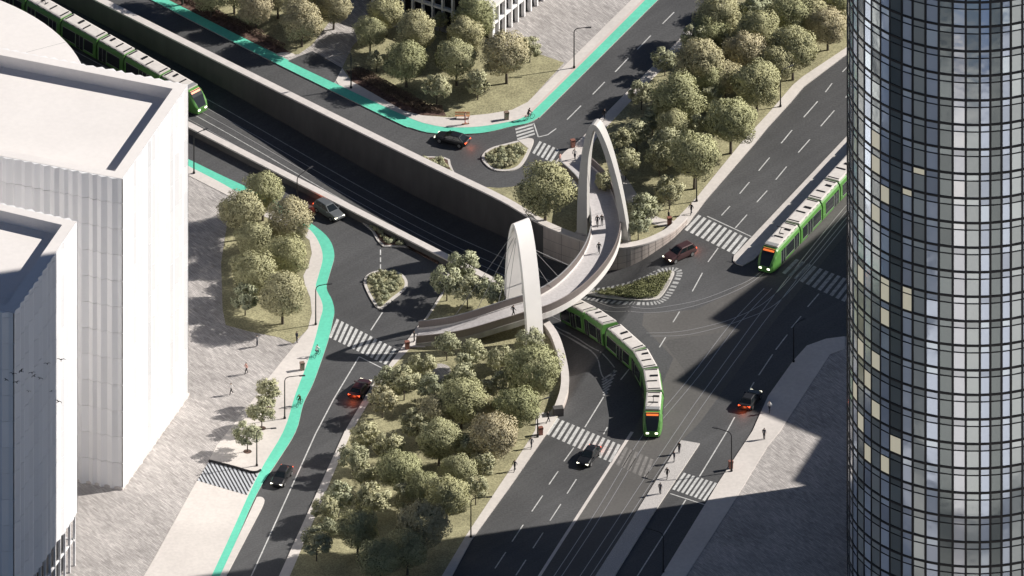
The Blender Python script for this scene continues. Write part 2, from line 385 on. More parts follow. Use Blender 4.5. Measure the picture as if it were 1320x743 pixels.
# upper right park
fwo = [Vector((p.x, p.y, 0)) for p in off2(Fw, .5)]
i1 = min(range(len(fwo)), key=lambda i: (fwo[i]-P(632, 256)).length)
fseg = fwo[i1:]
p2l = px([(960, -35), (868, 60), (813, 115), (743, 186), (728, 197), (714, 212), (700, 227), (682, 238), (660, 242), (643, 243.5), (622, 242)])
p2r = px([(887, 290), (910, 259), (973, 186), (990, 165), (1022, 130), (1036, 113), (1089, 73), (1180, 0), (1300, -120)])
p2in = px([(1285, -120), (1175, -10), (1089, 64), (1035, 100), (1022, 111), (990, 148), (955, 186), (898, 256), (880, 275), (866, 289)])
slab('lawn', p2l + fseg + p2r + px([(1200, -400), (1050, -200)]), .13, M['grass'], side=M['kerb'])
slab('pavement', p2r[::-1] + p2in[::-1][::-1][0:0] + px([(884, 292), (868, 297)]) + p2in[::-1], .16, M['pave'])
slab('pavement', px([(975, -35), (884, 60), (829, 115), (768, 180), (760, 200), (748, 214), (734, 224), (724, 218), (714, 212), (728, 197), (743, 186), (813, 115), (868, 60), (960, -35)]), .16, M['pave'])
def band(name, pl, w, z, m):
    path = catmull(pts(pl), 5); a = off2(path, w/2); c = off2(path, -w/2)
    return slab(name, a + c[::-1], z, m)
band('footpath', [(792, 222), (808, 245), (822, 268), (843, 285), (870, 291)], 1.7, .15, M['pave'])
# right block, platforms
rl = px([(2000, 430), (1180, 430), (1089, 435), (1065, 438), (1040, 447), (1022, 467), (990, 512), (970, 557), (925, 625), (861, 730), (853, 743), (735, 960)])
slab('plaza', rl + px([(860, 960), (2000, 960)]), .10, M['cobble'], side=M['kerb'])
slab('pavement', rl[2:] + px([(765, 960), (885, 743), (942, 655), (990, 576), (1005, 558), (1035, 512), (1070, 458), (1089, 451)]), .16, M['pave'])
slab('tram_platform', px([(878, 569), (902, 573), (840, 667), (793, 743), (655, 960), (632, 960), (768, 743), (813, 673)]), .17, M['plat'], side=M['kerb'])
slab('median', px([(1250, 20), (1088.5, 180), (946, 331), (945, 337), (949, 341), (957, 343.5), (972, 336), (1040, 262), (1100, 200), (1262, 32)]), .15, M['kerb'])
# out beyond the frame: pale and blue sheets added for the tower glass to mirror
slab('plaza', px([(760, 1010), (2600, 1010), (2600, 1560), (500, 1560)]), .12, M['roofw'])  # invented bright sheet, unseen, lightens the panes that reflect it
slab('blue_reflector', px([(-2000, 1600), (4000, 1600), (4000, 3400), (-2000, 3400)]), .05, M['refl_blue'])  # invented blue sheet, unseen, gives the upper panes a bluer reflection
# ------------------------------------------------------------------ islands
def island(kerbpts, name='traffic_island', n=4, w=.38, conform=False, closed=True, m=None):
    pl = catmull(px(kerbpts), n, True) if closed else px(kerbpts)
    slab('kerb', pl, .15, M['kerb'])
    inn = inset(pl, w); slab('planting_bed', inn, .17, m or M['grass']); return inn
isl = {}
isl['near teardrop'] = island([(469, 367), (472, 357), (483, 351), (500, 349.5), (516, 353), (525, 363), (523, 374), (508, 386), (494, 398), (486, 397.5), (477, 385)], m=M['grass'])
isl['far teardrop'] = island([(621, 206), (624, 198), (634, 191.5), (650, 187), (668, 182.5), (681, 179.5), (688, 182), (684, 194), (677, 208), (669, 217), (656, 221.5), (640, 221), (629, 216)], m=M['grass'])
slab('pavement', px([(668, 182.5), (681, 179.5), (688, 182), (685, 191.5), (681.5, 193), (676, 189)]), .19, M['pave'])
isl['near wedge'] = island([(455, 281), (466, 287), (479, 298), (486, 311), (494, 319), (520, 319), (545, 325), (565, 335), (563, 338)], closed=False, w=.3, m=M['soil'])
isl['far wedge'] = island([(527, 202), (543, 203), (558, 203), (573, 204), (580, 207), (581, 213), (584, 220), (590, 231)], closed=False, w=.3, m=M['soil'])
# hedge island in the mouth of the underpass
hk = catmull([(752, 379), (775, 376), (800, 371), (830, 361), (852, 353), (866, 350.5), (869, 354), (860, 372), (851, 384), (840, 388), (820, 388), (790, 385.5), (765, 382)] and
             [Vector((x, y, 0)) for x, y in [(752, 379), (775, 376), (800, 371), (830, 361), (852, 353), (866, 350.5), (869, 354), (860, 372), (851, 384), (840, 388), (820, 388), (790, 385.5), (765, 382)]], 4, True)
hkw = [Pg(p.x, p.y) for p in hk]
b = MB(); n = len(hkw); top = [p+Vector((0, 0, .16)) for p in hkw]; b.poly(top)
for i in range(n): b.quad(hkw[i]-Vector((0, 0, .2)), hkw[(i+1) % n]-Vector((0, 0, .2)), top[(i+1) % n], top[i])
struct(b.build('kerb', M['kerb']))
hin = inset(hkw, .35)
# ------------------------------------------------------------------ markings
def conform_quad(b, c, up=.012, n=1):
    b.quad(*[Vector((p.x, p.y, gz(p.x, p.y)+up)) for p in c])
def line(b, a, c, w, up=.012):
    A, C = Pg(*a), Pg(*c); t = (C-A); t.z = 0; t.normalize(); nn = Vector((-t.y, t.x, 0))*w/2
    conform_quad(b, [A-nn, C-nn, C+nn, A+nn], up)
def polyline(b, l, w, up=.012, n=6):
    path = catmull([Pg(*p) for p in l], n); x, y = off2(path, w/2), off2(path, -w/2)
    for i in range(len(path)-1): conform_quad(b, [y[i], y[i+1], x[i+1], x[i]], up)
def zebra(name, q, n, duty=.55, m='paint', skip=()):
    a, bb, c, d = [Pg(*p) for p in q]; b = MB()
    for i in range(n):
        if i in skip: continue
        t0, t1 = i/n, (i+duty)/n
        conform_quad(b, [a.lerp(bb, t0), a.lerp(bb, t1), d.lerp(c, t1), d.lerp(c, t0)])
    return struct(b.build(name, M[m]))
zebra('zebra_crossing', [(434, 411), (514, 452), (500, 472), (424, 435)], 13)
zebra('zebra_crossing', [(664, 166), (667.5, 183), (690, 175.5), (686.5, 159.5)], 4)
zebra('zebra_crossing', [(695.5, 182), (724, 194.5), (713.5, 211), (686, 197.5)], 5)
zebra('zebra_crossing', [(900.5, 277), (967, 309), (950, 330), (882.5, 296.5)], 10)
zebra('zebra_crossing', [(718, 539), (803, 575), (791, 598), (704, 560)], 13)
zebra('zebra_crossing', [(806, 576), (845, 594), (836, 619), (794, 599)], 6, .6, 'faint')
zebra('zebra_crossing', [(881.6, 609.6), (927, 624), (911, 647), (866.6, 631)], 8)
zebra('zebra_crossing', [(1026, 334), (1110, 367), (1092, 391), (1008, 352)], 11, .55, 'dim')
b = MB()
for a, c in [((911.5, 279), (970, 306)), ((463, 460), (493, 475)), ((463, 460), (430, 515)), ((430, 515), (407, 559)), ((407, 559), (328, 734)), ((328, 734), (230, 950)),
             ((864, 636.5), (909, 651)), ((688, 159), (694, 177)), ((694, 177), (706, 174)), ((706, 174), (717, 166)), ((493, 403), (478, 426)),
             ((936.7, 557), (901.6, 614.6)), ((884, 644.6), (821.5, 743)), ((821.5, 743), (690, 955)), ((947, 538), (936.7, 557)), ((815, 471), (800, 490)),
             ((778, 512), (754, 551))]: line(b, a, c, .16)
for a, c in [((869, 16), (854, 31)), ((839, 46), (821.5, 64)), ((810, 75), (793, 93)), ((779.5, 106), (764, 122)), ((749, 136.5), (731, 154.5)), ((898, -14), (884, 0)),
             ((992, 203.5), (978, 220.4)), ((966, 235), (953.5, 250)), ((941, 266), (930, 278)), ((1054, 131), (1036, 151.5)), ((1021, 168), (1007, 185)), ((1072.6, 107.7), (1064, 119)), ((1100, 78), (1086, 93)),
             ((1044, 180), (1029, 197)), ((1014, 215), (1000, 232)), ((989, 246), (975.5, 261)), ((963, 277), (948, 294)), ((1075.6, 142.7), (1058, 163)), ((1104, 110), (1090, 126)),
             ((925.7, 320), (912.6, 338)), ((905.5, 352), (892.4, 376)), ((876, 402), (867.6, 415.6)), ((858, 435), (850, 448)),
             ((739.6, 577.5), (727, 595)), ((719.6, 607.6), (707.6, 625)), ((699.6, 639), (685.5, 659.7)), ((674.5, 676.7), (660, 698.5)), ((652, 712), (638, 733)),
             ((783, 551), (778, 560)), ((743, 618), (731, 636.6)), ((723, 650), (709, 671.4)), ((700, 687), (687, 707)), ((678, 722), (665, 742)),
             ((1055.6, 379), (1041, 396)), ((1032.6, 408), (1020, 423)), ((1015, 431.6), (1000, 451)), ((996, 457), (978, 484)), ((972, 493), (956, 520)),
             ((490.5, 322), (490.5, 329)), ((490.5, 332), (490.5, 338)), ((490.5, 341), (490.5, 347))]: line(b, a, c, .15)
struct(b.build('lane_marking', M['paint']))
b = MB(); line(b, (815, 557), (731, 687), .42); line(b, (731, 687), (560, 955), .42); struct(b.build('lane_marking', M['coping']))
# border dashes round the hedge island, gore hatching beside the curving tram
b = MB(); oh = inset(hkw, -.28); oh2 = inset(hkw, -1.05); n = len(hkw)
Ls = 0
for i in range(n):
    L = (oh[(i+1) % n]-oh[i]).length; m_ = max(1, int(L/.75))
    thin = P(hk[i].x, hk[i].y).y > P(0, 0.5*(hk[i].x-752)*-.3+380).y and hk[i].x < 862
    for k in range(m_):
        a0, a1 = k/m_, (k+.55)/m_
        oo = inset(hkw, -.7) if False else oh2
        conform_quad(b, [oh[i].lerp(oh[(i+1) % n], a0), oh[i].lerp(oh[(i+1) % n], a1), oo[i].lerp(oo[(i+1) % n], a1), oo[i].lerp(oo[(i+1) % n], a0)])
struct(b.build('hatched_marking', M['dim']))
b = MB()
polyline(b, [(712, 424), (735, 436), (757, 449), (770, 462), (774, 478), (778, 487), (785, 488), (792, 477)], .16)
polyline(b, [(716, 421), (745, 437), (768, 451), (784, 464), (792, 474)], .16)
polyline(b, [(714, 423), (742, 441), (762, 452)], .12)
for k in range(7):
    t = k/6; line(b, (776+2*t, 490+20*t), (795-12*t, 478+28*t), .3)
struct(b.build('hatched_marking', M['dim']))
# tramway surface, asphalt patches and rails
def sheet(name, l, up, m):
    pl = [Pg(*p) for p in l]; b = MB(); b.poly([p+Vector((0, 0, up)) for p in pl]); return struct(b.build(name, m))
sheet('tramway', [(560, 955), (731, 687), (815, 557), (856, 490), (868, 462), (876, 432), (888, 412), (900, 398), (940, 378), (985, 345), (1100, 222), (1170, 150), (1230, 150), (1100, 290), (1000, 412), (902, 545), (878, 569), (768, 743), (632, 955)], .004, M['asphalt_old'])
sheet('tramway', [(899, 399), (876, 432), (868, 462), (852, 445), (828, 420), (800, 402), (830, 404), (865, 402)], .005, M['asphalt_old'])
sheet('asphalt_patch', [(856, 442), (862, 438), (930, 429), (880, 505), (884, 480)], .009, M['patch'])
b = MB()
for l in [[(757.6, 384), (785, 395), (800.6, 397), (831, 398), (861, 395), (901.5, 387), (942, 372), (976, 354.7), (1010, 318)], [(770, 398), (800.6, 402), (831, 403), (871, 400), (921.7, 386), (972, 362), (1022, 318)],
          [(833, 429.6), (873, 428), (910, 421), (948, 409.6), (990, 387), (1035, 340), (1100, 262), (1180, 172)], [(838, 433.5), (878, 432.6), (913, 426), (955.5, 413), (1000, 392), (1045, 344), (1110, 266), (1190, 176)],
          [(552, 985), (714, 743), (770, 657), (815, 582), (840, 546), (890, 486), (940, 420), (985, 372)], [(562, 985), (724, 743), (780, 657), (825, 582), (850, 546), (900, 486), (950, 420), (995, 372)],
          [(586, 985), (747.6, 743), (869, 559.5), (925, 480), (1000, 378), (1091, 265), (1160, 190)], [(599, 985), (761, 743), (881, 559.5), (937, 480), (1012, 380), (1102, 268), (1170, 194)],
          ]: polyline(b, l, .09)
for l, z in [([(-60, -22), (243, 131), (450, 237), (560, 292), (640, 331), (690, 360), (730, 385)], 0)]:
    pass
for f in (.25, .34, .53, .62):
    path = [Vector((p.x, p.y, 0)) for p in [a.lerp(c, f) for a, c in zip(Nw, Fw)]][:40]
    x, y = off2(path, .045), off2(path, -.045)
    for i in range(len(path)-1): conform_quad(b, [y[i], y[i+1], x[i+1], x[i]])
struct(b.build('rails', M['rail']))
b = MB()
for f in (.18, .44, .74):
    path = [Vector((p.x, p.y, 0)) for p in [a.lerp(c, f) for a, c in zip(Nw, Fw)]][:36]
    x, y = off2(path, .07), off2(path, -.07)
    for i in range(len(path)-1): conform_quad(b, [y[i], y[i+1], x[i+1], x[i]])
struct(b.build('lane_marking', M['dim']))
# ramp grating on the left pavement
root = thing('ramp_grating', 'dark diagonal slats over a pale ramp cut into the left pavement', 'grating')
gp = px([(269.3, 596.3), (327, 611), (334, 611.5), (317.7, 639.5), (254.5, 621)])
b = MB(); b.prism(gp, 0, .165); b.build('ramp_surface', mat('pale_blue_paving', (.50, .52, .55), .8), root)
b = MB()
tl, tr, br_, bl = px([(269.3, 596.3), (333, 612), (317.7, 639.5), (254.5, 621)])
for k in range(-6, 11):
    u0 = k/11; u1 = u0 + .55
    def cl(u, v): return (tl.lerp(tr, u)).lerp(bl.lerp(br_, u), v)
    v0, v1 = 0, 1
    if u0 < 0: v0 = -u0/.55; 
    if u1 > 1: v1 = (1-u0)/.55
    if v1 <= v0: continue
    a, c = cl(u0+.55*v0, v0), cl(u0+.55*v1, v1)
    t = (c-a).normalized(); nn = Vector((-t.y, t.x, 0))*.085
    b.add([a-nn, c-nn, c+nn, a+nn, *[q+Vector((0, 0, .2)) for q in (a-nn, c-nn, c+nn, a+nn)]], [(4, 5, 6, 7), (0, 1, 5, 4), (1, 2, 6, 5), (2, 3, 7, 6), (3, 0, 4, 7)])
b.build('slat', M['dark'], root)
b = MB(); b.tube([p+Vector((0, 0, .3)) for p in catmull(px([(269.3, 596.3), (300, 604), (322, 610.5), (331, 611), (336, 608.5)]), 4)], .16, 8); b.build('edge_rail', M['black'], root)
# ------------------------------------------------------------------ tall white pleated buildings
def pleated(root, base, H, z0, faces, seed, w=1.05, storey=3.95):
    rnd = random.Random(seed); b = MB(); n = len(base)
    for fi in faces:
        a, c = base[fi], base[(fi+1) % n]; t = c-a; L = t.length; t.normalize(); nn = Vector((t.y, -t.x, 0))
        lit_ = nn.x > .5; dp = .62 if lit_ else 1.15; nc = int(L/(w*(.78 if lit_ else .62))); us = [0]
        for k in range(1, nc): us.append((k+rnd.uniform(-.22, .22))*L/nc)
        us.append(L)
        # each pleat: a shallow face then a sharp return
        zs = []; z = z0
        while z < H-.3:
            zs.append(z); z += storey
        zs.append(H)
        prof = [rnd.uniform(.08, .38)*dp for _ in us]; lean = [1 if not lit_ else -1 for _ in us]
        for r in range(len(zs)-1):
            lo, hi = zs[r]+.03, zs[r+1]-.03
            offs = [max(.02, prof[i]+rnd.uniform(-.035, .035)*dp) for i in range(len(us))]
            offs[0] = offs[-1] = .05
            poly_lo = []
            for i in range(len(us)-1):
                poly_lo.append((us[i], (0.02 if i % 2 else .12+offs[i]*.9) if lit_ else (.0 if i % 2 else .16+offs[i]*.75))); continue
                u0, u1 = us[i], us[i+1]; d0 = offs[i]
                poly_lo.append((u0, offs[i] if lean[i] > 0 else .0)); poly_lo.append((u1-.07, .0 if lean[i] > 0 else offs[i]))
            poly_lo.append((us[-1], .0))
            for i in range(len(poly_lo)-1):
                (u0, d0), (u1, d1) = poly_lo[i], poly_lo[i+1]
                p0 = a+t*u0+nn*d0; p1 = a+t*u1+nn*d1
                b.quad((p0.x, p0.y, lo), (p1.x, p1.y, lo), (p1.x, p1.y, hi), (p0.x, p0.y, hi))
                q0 = a+t*u0-nn*.06; q1 = a+t*u1-nn*.06
                b.quad((p0.x, p0.y, hi), (p1.x, p1.y, hi), (q1.x, q1.y, hi), (q0.x, q0.y, hi))
                b.quad((q0.x, q0.y, lo), (q1.x, q1.y, lo), (p1.x, p1.y, lo), (p0.x, p0.y, lo))
        q0, q1 = a-nn*.05, c-nn*.05
        b.quad((q0.x, q0.y, z0), (q1.x, q1.y, z0), (q1.x, q1.y, H-.01), (q0.x, q0.y, H-.01), 1)
    b.build('pleated_facade', [M['pleat'], M['coping']], root)
def roofset(root, base, H, pw=1.5, drop=1.75):
    inn = inset(base, pw); b = MB(); n = len(base); outb = inset(base, .06)
    for i in range(n):
        a, c, d, e = outb[i], outb[(i+1) % n], inn[(i+1) % n], inn[i]
        b.quad((a.x, a.y, H), (c.x, c.y, H), (d.x, d.y, H), (e.x, e.y, H))
        b.quad((e.x, e.y, H), (d.x, d.y, H), (d.x, d.y, H-drop-.1), (e.x, e.y, H-drop-.1))
    b.build('parapet', M['roofw'], root)
    b = MB(); b.poly(inset(inn, -.05), H-drop); b.build('roof', M['roofw'], root)
# order counter-clockwise seen from above so that the outward normal is (t.y,-t.x)
B1 = px([(157, 632), (242, 511), (-300, 405), (-385, 530)])
H1 = 47.3
r1 = thing('office_building', 'tall white pleated office building, the farther of the two, shaded front and sunlit side', 'building')
pleated(r1, B1, H1, .1, (0, 3, 1), 3); roofset(r1, B1, H1)
b = MB(); base = inset(B1, -.18)
for i in range(4):
    a, c = base[i], base[(i+1) % 4]; a2, c2 = inset(B1, .1)[i], inset(B1, .1)[(i+1) % 4]
    b.quad((a.x, a.y, .1), (c.x, c.y, .1), (c.x, c.y, .45), (a.x, a.y, .45)); b.quad((a.x, a.y, .45), (c.x, c.y, .45), (c2.x, c2.y, .45), (a2.x, a2.y, .45))
b.build('plinth', M['coping'], r1)
B2 = px([(17, 849), (99, 731), (-300, 637), (-382, 762)])
H2 = 52.5; ZC = 8.2
r2 = thing('office_building', 'nearer white pleated office building with dark glazed colonnade at its foot', 'building')
pleated(r2, B2, H2, ZC, (0, 3, 1), 11); roofset(r2, B2, H2)
# recessed glazed base with colonnade
rec = inset(B2, 1.3); b = MB()
for i in range(4):
    a, c = rec[i], rec[(i+1) % 4]; b.quad((a.x, a.y, .1), (c.x, c.y, .1), (c.x, c.y, ZC), (a.x, a.y, ZC))
b.build('glazing', M['darkglass'], r2)
b = MB(); b.poly(B2, ZC-.01); o = b.build('soffit', M['white'], r2)
for fi in (0, 1):
    a, c = B2[fi], B2[(fi+1) % 4]; t = c-a; L = t.length; t.normalize(); ang = math.atan2(t.y, t.x)
    nn = Vector((t.y, -t.x, 0)); k = max(2, int(L/1.75))
    if fi == 1: L = min(L, 14); k = 8
    for i in range(k+1):
        p = a+t*(L*i/k)-nn*.35
        if fi == 1 and i == 0: continue
        b = MB(); b.box((p.x, p.y, (ZC+.1)/2), (.15, .32, ZC-.1), rz=ang); b.build('column', M['white'], r2)
    for z in (4.2, ZC-.3):
        mid = a+t*(L/2)-nn*.45; b = MB(); b.box((mid.x, mid.y, z), (L-.3, .25, .24), rz=ang); b.build('beam', M['white'], r2)
# round white roof behind
rr = thing('pavilion', 'low round pavilion with plain white roof behind the tall building', 'building')
c0 = P(-166, 120, 10.0); n = 96; Rr = 28.0
ring = [Vector((c0.x+Rr*math.cos(2*math.pi*i/n), c0.y+Rr*math.sin(2*math.pi*i/n), 0)) for i in range(n)]
b = MB(); b.prism(ring, 9.4, 10.0); b.build('roof', M['roofw'], rr)
b = MB(); b.prism(inset(ring, 1.2), .1, 9.4); b.build('wall', M['darkglass'], rr)
b = MB()
for k in (7, 19, 31):
    a = ring[k % n]; d = (Vector((c0.x, c0.y, 0))-a).normalized(); s_ = Vector((-d.y, d.x, 0))*.03; e = a+d*24
    b.quad(*[Vector((q.x, q.y, 10.004)) for q in (a-s_, e-s_, e+s_, a+s_)])
b.build('roof_seam', M['roofsl'], rr)
# ------------------------------------------------------------------ low building at the top
KB = px([(635, 57), (760, -46), (560, -112), (440, -7)])
HB = 5.6
r3 = thing('office_building', 'low white two storey building with tall narrow windows and flat white roof', 'building')
b = MB(); b.prism(KB, HB-.45, HB); b.build('roof', M['roofw'], r3)
rb = inset(KB, .55); b = MB(); b.prism(rb, .1, HB-.45); b.build('glazing', M['darkglass'], r3)
for fi in (0, 3):
    a, c = KB[fi], KB[(fi+1) % 4]; t = c-a; L = t.length; t.normalize(); ang = math.atan2(t.y, t.x); nn = Vector((t.y, -t.x, 0)); k = int(L/1.45)
    for i in range(k+1):
        p = a+t*(.12+(L-.24)*i/k)-nn*.3; b = MB(); b.box((p.x, p.y, (HB-.35)/2), (.26, .55, HB-.5), rz=ang); b.build('pillar', M['white'], r3)
    mid = a+t*(L/2)-nn*.33; b = MB(); b.box((mid.x, mid.y, 2.75), (L-.2, .5, .34), rz=ang); b.build('beam', M['white'], r3)
# ------------------------------------------------------------------ glass tower
def glass(name, col, rough, metal=.88):
    m = bpy.data.materials.new(name); m.use_nodes = True; nt = m.node_tree; b = nt.nodes['Principled BSDF']
    b.inputs['Metallic'].default_value = metal; b.inputs['Roughness'].default_value = rough
    g = nt.nodes.new('ShaderNodeNewGeometry'); n = nt.nodes.new('ShaderNodeTexNoise'); n.inputs['Scale'].default_value = .35; n.inputs['Detail'].default_value = 2
    nt.links.new(g.outputs['Position'], n.inputs['Vector'])
    bp = nt.nodes.new('ShaderNodeBump'); bp.inputs['Strength'].default_value = .16; bp.inputs['Distance'].default_value = .3
    nt.links.new(n.outputs['Fac'], bp.inputs['Height']); nt.links.new(bp.outputs[0], b.inputs['Normal'])
    mr = nt.nodes.new('ShaderNodeMapRange'); mr.inputs[3].default_value = .72; mr.inputs[4].default_value = 1.2
    nt.links.new(g.outputs['Random Per Island'], mr.inputs[0])
    v = nt.nodes.new('ShaderNodeVectorMath'); v.operation = 'SCALE'; v.inputs[0].default_value = col
    nt.links.new(mr.outputs[0], v.inputs['Scale']); nt.links.new(v.outputs[0], b.inputs['Base Color'])
    return m
GL = {'B': glass('blue_coated_glass', (.70, .80, .95), .12, .6), 'G': glass('grey_green_glass', (.60, .66, .66), .14, .6), 'D': glass('dark_glass', (.27, .31, .31), .14, .6),
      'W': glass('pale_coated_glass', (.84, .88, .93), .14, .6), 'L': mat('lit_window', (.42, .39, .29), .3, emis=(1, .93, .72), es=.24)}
gl_list = [GL[k] for k in 'BGDWL']; gidx = {k: i for i, k in enumerate('BGDWL')}
TC = P(1257, 752); TBACK = (752-686)/(K*S); TR = 16.5; TH = 150.0   # round front, straight flanks, round back
ang = [-168, -162, -156, -150, -144, -138, -132, -126, -120, -114, -108, -102.7, -96.7, -90.7, -84.7, -78.7, -72.7, -66.7, -60.1, -54.1, -47.7, -41.8, -34.9, -29.2, -22.8, -16.5, -10.1, -4.2, 2.1, 6.8, 11.9, 16.2, 21.7]
while ang[-1] < 186: ang.append(ang[-1]+6.1)
ang[-1] = 192.0
colk = {13: 'W', 14: 'W', 15: 'W', 16: 'B', 17: 'G', 18: 'B', 19: 'G', 20: 'B', 21: 'D', 22: 'B', 23: 'G', 24: 'B', 25: 'D', 26: 'W', 27: 'G', 28: 'B', 29: 'D', 30: 'B', 31: 'G'}  # pale panes at the left edge paint in a bright grazing reflection
def tp(a, r, z): a_ = R(a); return Vector((TC.x+r*math.sin(a_), TC.y-r*math.cos(a_)+(TBACK if abs(a) > 90.5 and abs(a) < 269.5 else 0), z))
tw = thing('glass_tower', 'tall round glass tower with black grid of mullions and blue and grey panes', 'building')
fr = MB(); bulk = MB(); singles = []; rnd = random.Random(5)
levels = [1.6+3.73*k for k in range(0, 40)]
lit = {(22, 12), (20, 12), (19, 18), (20, 16), (19, 17), (19, 15), (20, 11), (19, 9), (19, 7), (18, 8), (21, 6), (20, 5), (18, 5), (17, 6), (17, 9), (16, 7), (17, 12)}
litshort = {(23, 17), (22, 16)}
segs = []
plan = [(a_, tp(a_, TR, 0)) for a_ in ang[:-1]]
for i in range(len(plan)):
    (a0, p0), (a1, p1) = plan[i], plan[(i+1) % len(plan)]; n_ = max(1, round((p1-p0).length/2.0)) if (p1-p0).length > 3 else 1
    for k in range(n_): segs.append((i if n_ == 1 else 100+i*10+k, p0.lerp(p1, k/n_), p1.lerp(p1 if k == n_-1 else p1, 0) if False else p0.lerp(p1, (k+1)/n_), a0))
for i, p0, p1, a0 in segs:
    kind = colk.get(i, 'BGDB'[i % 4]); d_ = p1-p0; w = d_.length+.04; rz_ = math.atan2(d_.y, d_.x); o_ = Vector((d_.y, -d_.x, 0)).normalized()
    c = p0+o_*.03
    fr.box((c.x, c.y, TH/2), (.30 if -40 < a0 < 40 else .19, .07, TH), rz=rz_)
    mid = (p0+p1)/2
    for li, z in enumerate(levels):
        fr.box((mid.x, mid.y, z), (w, .10, .33), rz=rz_); fr.box((mid.x, mid.y, z-1.07), (w, .09, .13), rz=rz_)
        for (zb, zt, tall) in ((z-3.73+.14, z-1.12, True), (z-1.02, z-.15, False)):
            k = kind; jitter = rnd.random()
            if ((i, li-2) in lit and (tall or jitter < .3)) or ((i, li-2) in litshort and not tall): k = 'L'
            ti = rnd.uniform(-.02, .02); qa, qb = p0-o_*(.02+ti), p1-o_*(.02-ti)
            q = [Vector((qa.x, qa.y, zb)), Vector((qb.x, qb.y, zb)), Vector((qb.x, qb.y, zt)), Vector((qa.x, qa.y, zt))]
            if tall and 22 <= i <= 31 and 5 <= li <= 14 and len(singles) < 100: singles.append((q, k, i, li))
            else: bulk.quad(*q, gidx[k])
for q, k, i, li in singles:
    b = MB(); b.quad(*q, 0); o = b.build('window_pane', GL[k], tw)
    if k == 'L': o['label'] = 'cream lit window pane'
o = bulk.build('window_panes', gl_list, tw); o['kind'] = 'stuff'
fr.build('curtain_wall_frame', M['black'], tw)
b = MB(); ring = [p-(p-Vector((TC.x, TC.y+TBACK/2, 0))).normalized()*.15 for _, p in plan]; b.prism(ring, TH-3, TH); b.build('roof', M['conc'], tw)
# stepped block beyond the right edge that throws the stepped shadow on the road
hs = 45.0; sh = [(1400, 40), (1090, 275), (915, 410), (951, 425), (870, 490), (922, 510), (1055, 564), (1020, 620), (1059, 637), (1300, 640), (1500, 400)]
fp = [P(x+15*hs, y-2.2*hs) for x, y in sh]
r4 = thing('office_building', 'stepped office block beyond the right edge, known only by its shadow', 'building')
b = MB(); b.prism(fp, 0, hs-1); b.build('wall', M['conc'], r4); b = MB(); b.prism(inset(fp, -.1), hs-1, hs); b.build('roof', M['roofw'], r4)
# ------------------------------------------------------------------ bridge
bridge = thing('footbridge', 'curved footbridge sweeping over the sunken tramway between two white arches', 'bridge')
bl_ = [(538, 434.5, .25), (570, 431, .8), (600, 425, 1.4), (640, 413, 2.3), (665, 405, 2.7), (700, 394, 3.0), (731, 376, 3.1), (757, 351, 3.1), (774, 325, 3.0), (781, 300, 2.7), (780, 281, 2.3), (776, 267, 1.9), (771, 252, 1.4), (763, 237, .9), (751, 224, .5), (738, 213, .2)]
BP = catmull([P(*p) for p in bl_], 6); BWd = 3.6
Lp, Rp = off2(BP, BWd/2), off2(BP, -BWd/2)     # left = far/inner side
b = MB(); rings = [[(l.x, l.y, l.z), (r_.x, r_.y, r_.z), (r_.x, r_.y, r_.z-.35), (l.x, l.y, l.z-.35)] for l, r_ in zip(Lp, Rp)]
b.loft(rings); b.build('deck', M['deck'], bridge)
Rf = off2(BP, -BWd/2-.18); Lf = off2(BP, BWd/2+.18)
def strip(path_a, path_b, z0, z1, name, m, parent, base=None):
    b = MB(); b.loft([[(a.x, a.y, a.z+z0), (a.x, a.y, a.z+z1), (c.x, c.y, c.z+z1), (c.x, c.y, c.z+z0)] for a, c in zip(path_a, path_b)]); return b.build(name, m, parent)
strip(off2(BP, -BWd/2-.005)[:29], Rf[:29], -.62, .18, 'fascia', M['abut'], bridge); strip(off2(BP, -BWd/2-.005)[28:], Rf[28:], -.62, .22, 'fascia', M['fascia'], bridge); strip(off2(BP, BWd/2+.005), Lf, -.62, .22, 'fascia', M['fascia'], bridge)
for d in (-1, 1):
    pa = off2(BP, d*(BWd/2+.03)); pb = off2(BP, d*(BWd/2+.15))
    # railing: fine vertical bars, top rail
    m = BP
    b = MB(); acc = 0
    for i in range(len(pa)-1):
        L = (pa[i+1]-pa[i]).length; nb = max(1, int(L/.16))
        for k in range(nb):
            p = pa[i].lerp(pa[i+1], (k+.5)/nb).lerp(pb[i].lerp(pb[i+1], (k+.5)/nb), .5)
            b.box((p.x, p.y, p.z+.72), (.055, .055, 1.0), rz=math.atan2(pa[i+1].y-pa[i].y, pa[i+1].x-pa[i].x))
    o = b.build('railing_bars', M['rough_rail'], bridge)
    strip(off2(BP, d*(BWd/2+.08)), off2(BP, d*(BWd/2+.10)), .2, 1.2, 'railing_panel', M['rail_panel'], bridge)
    strip(pa, pb, 1.2, 1.3, 'handrail', M['rough_rail'] if d < 0 else M['tgrey'], bridge)
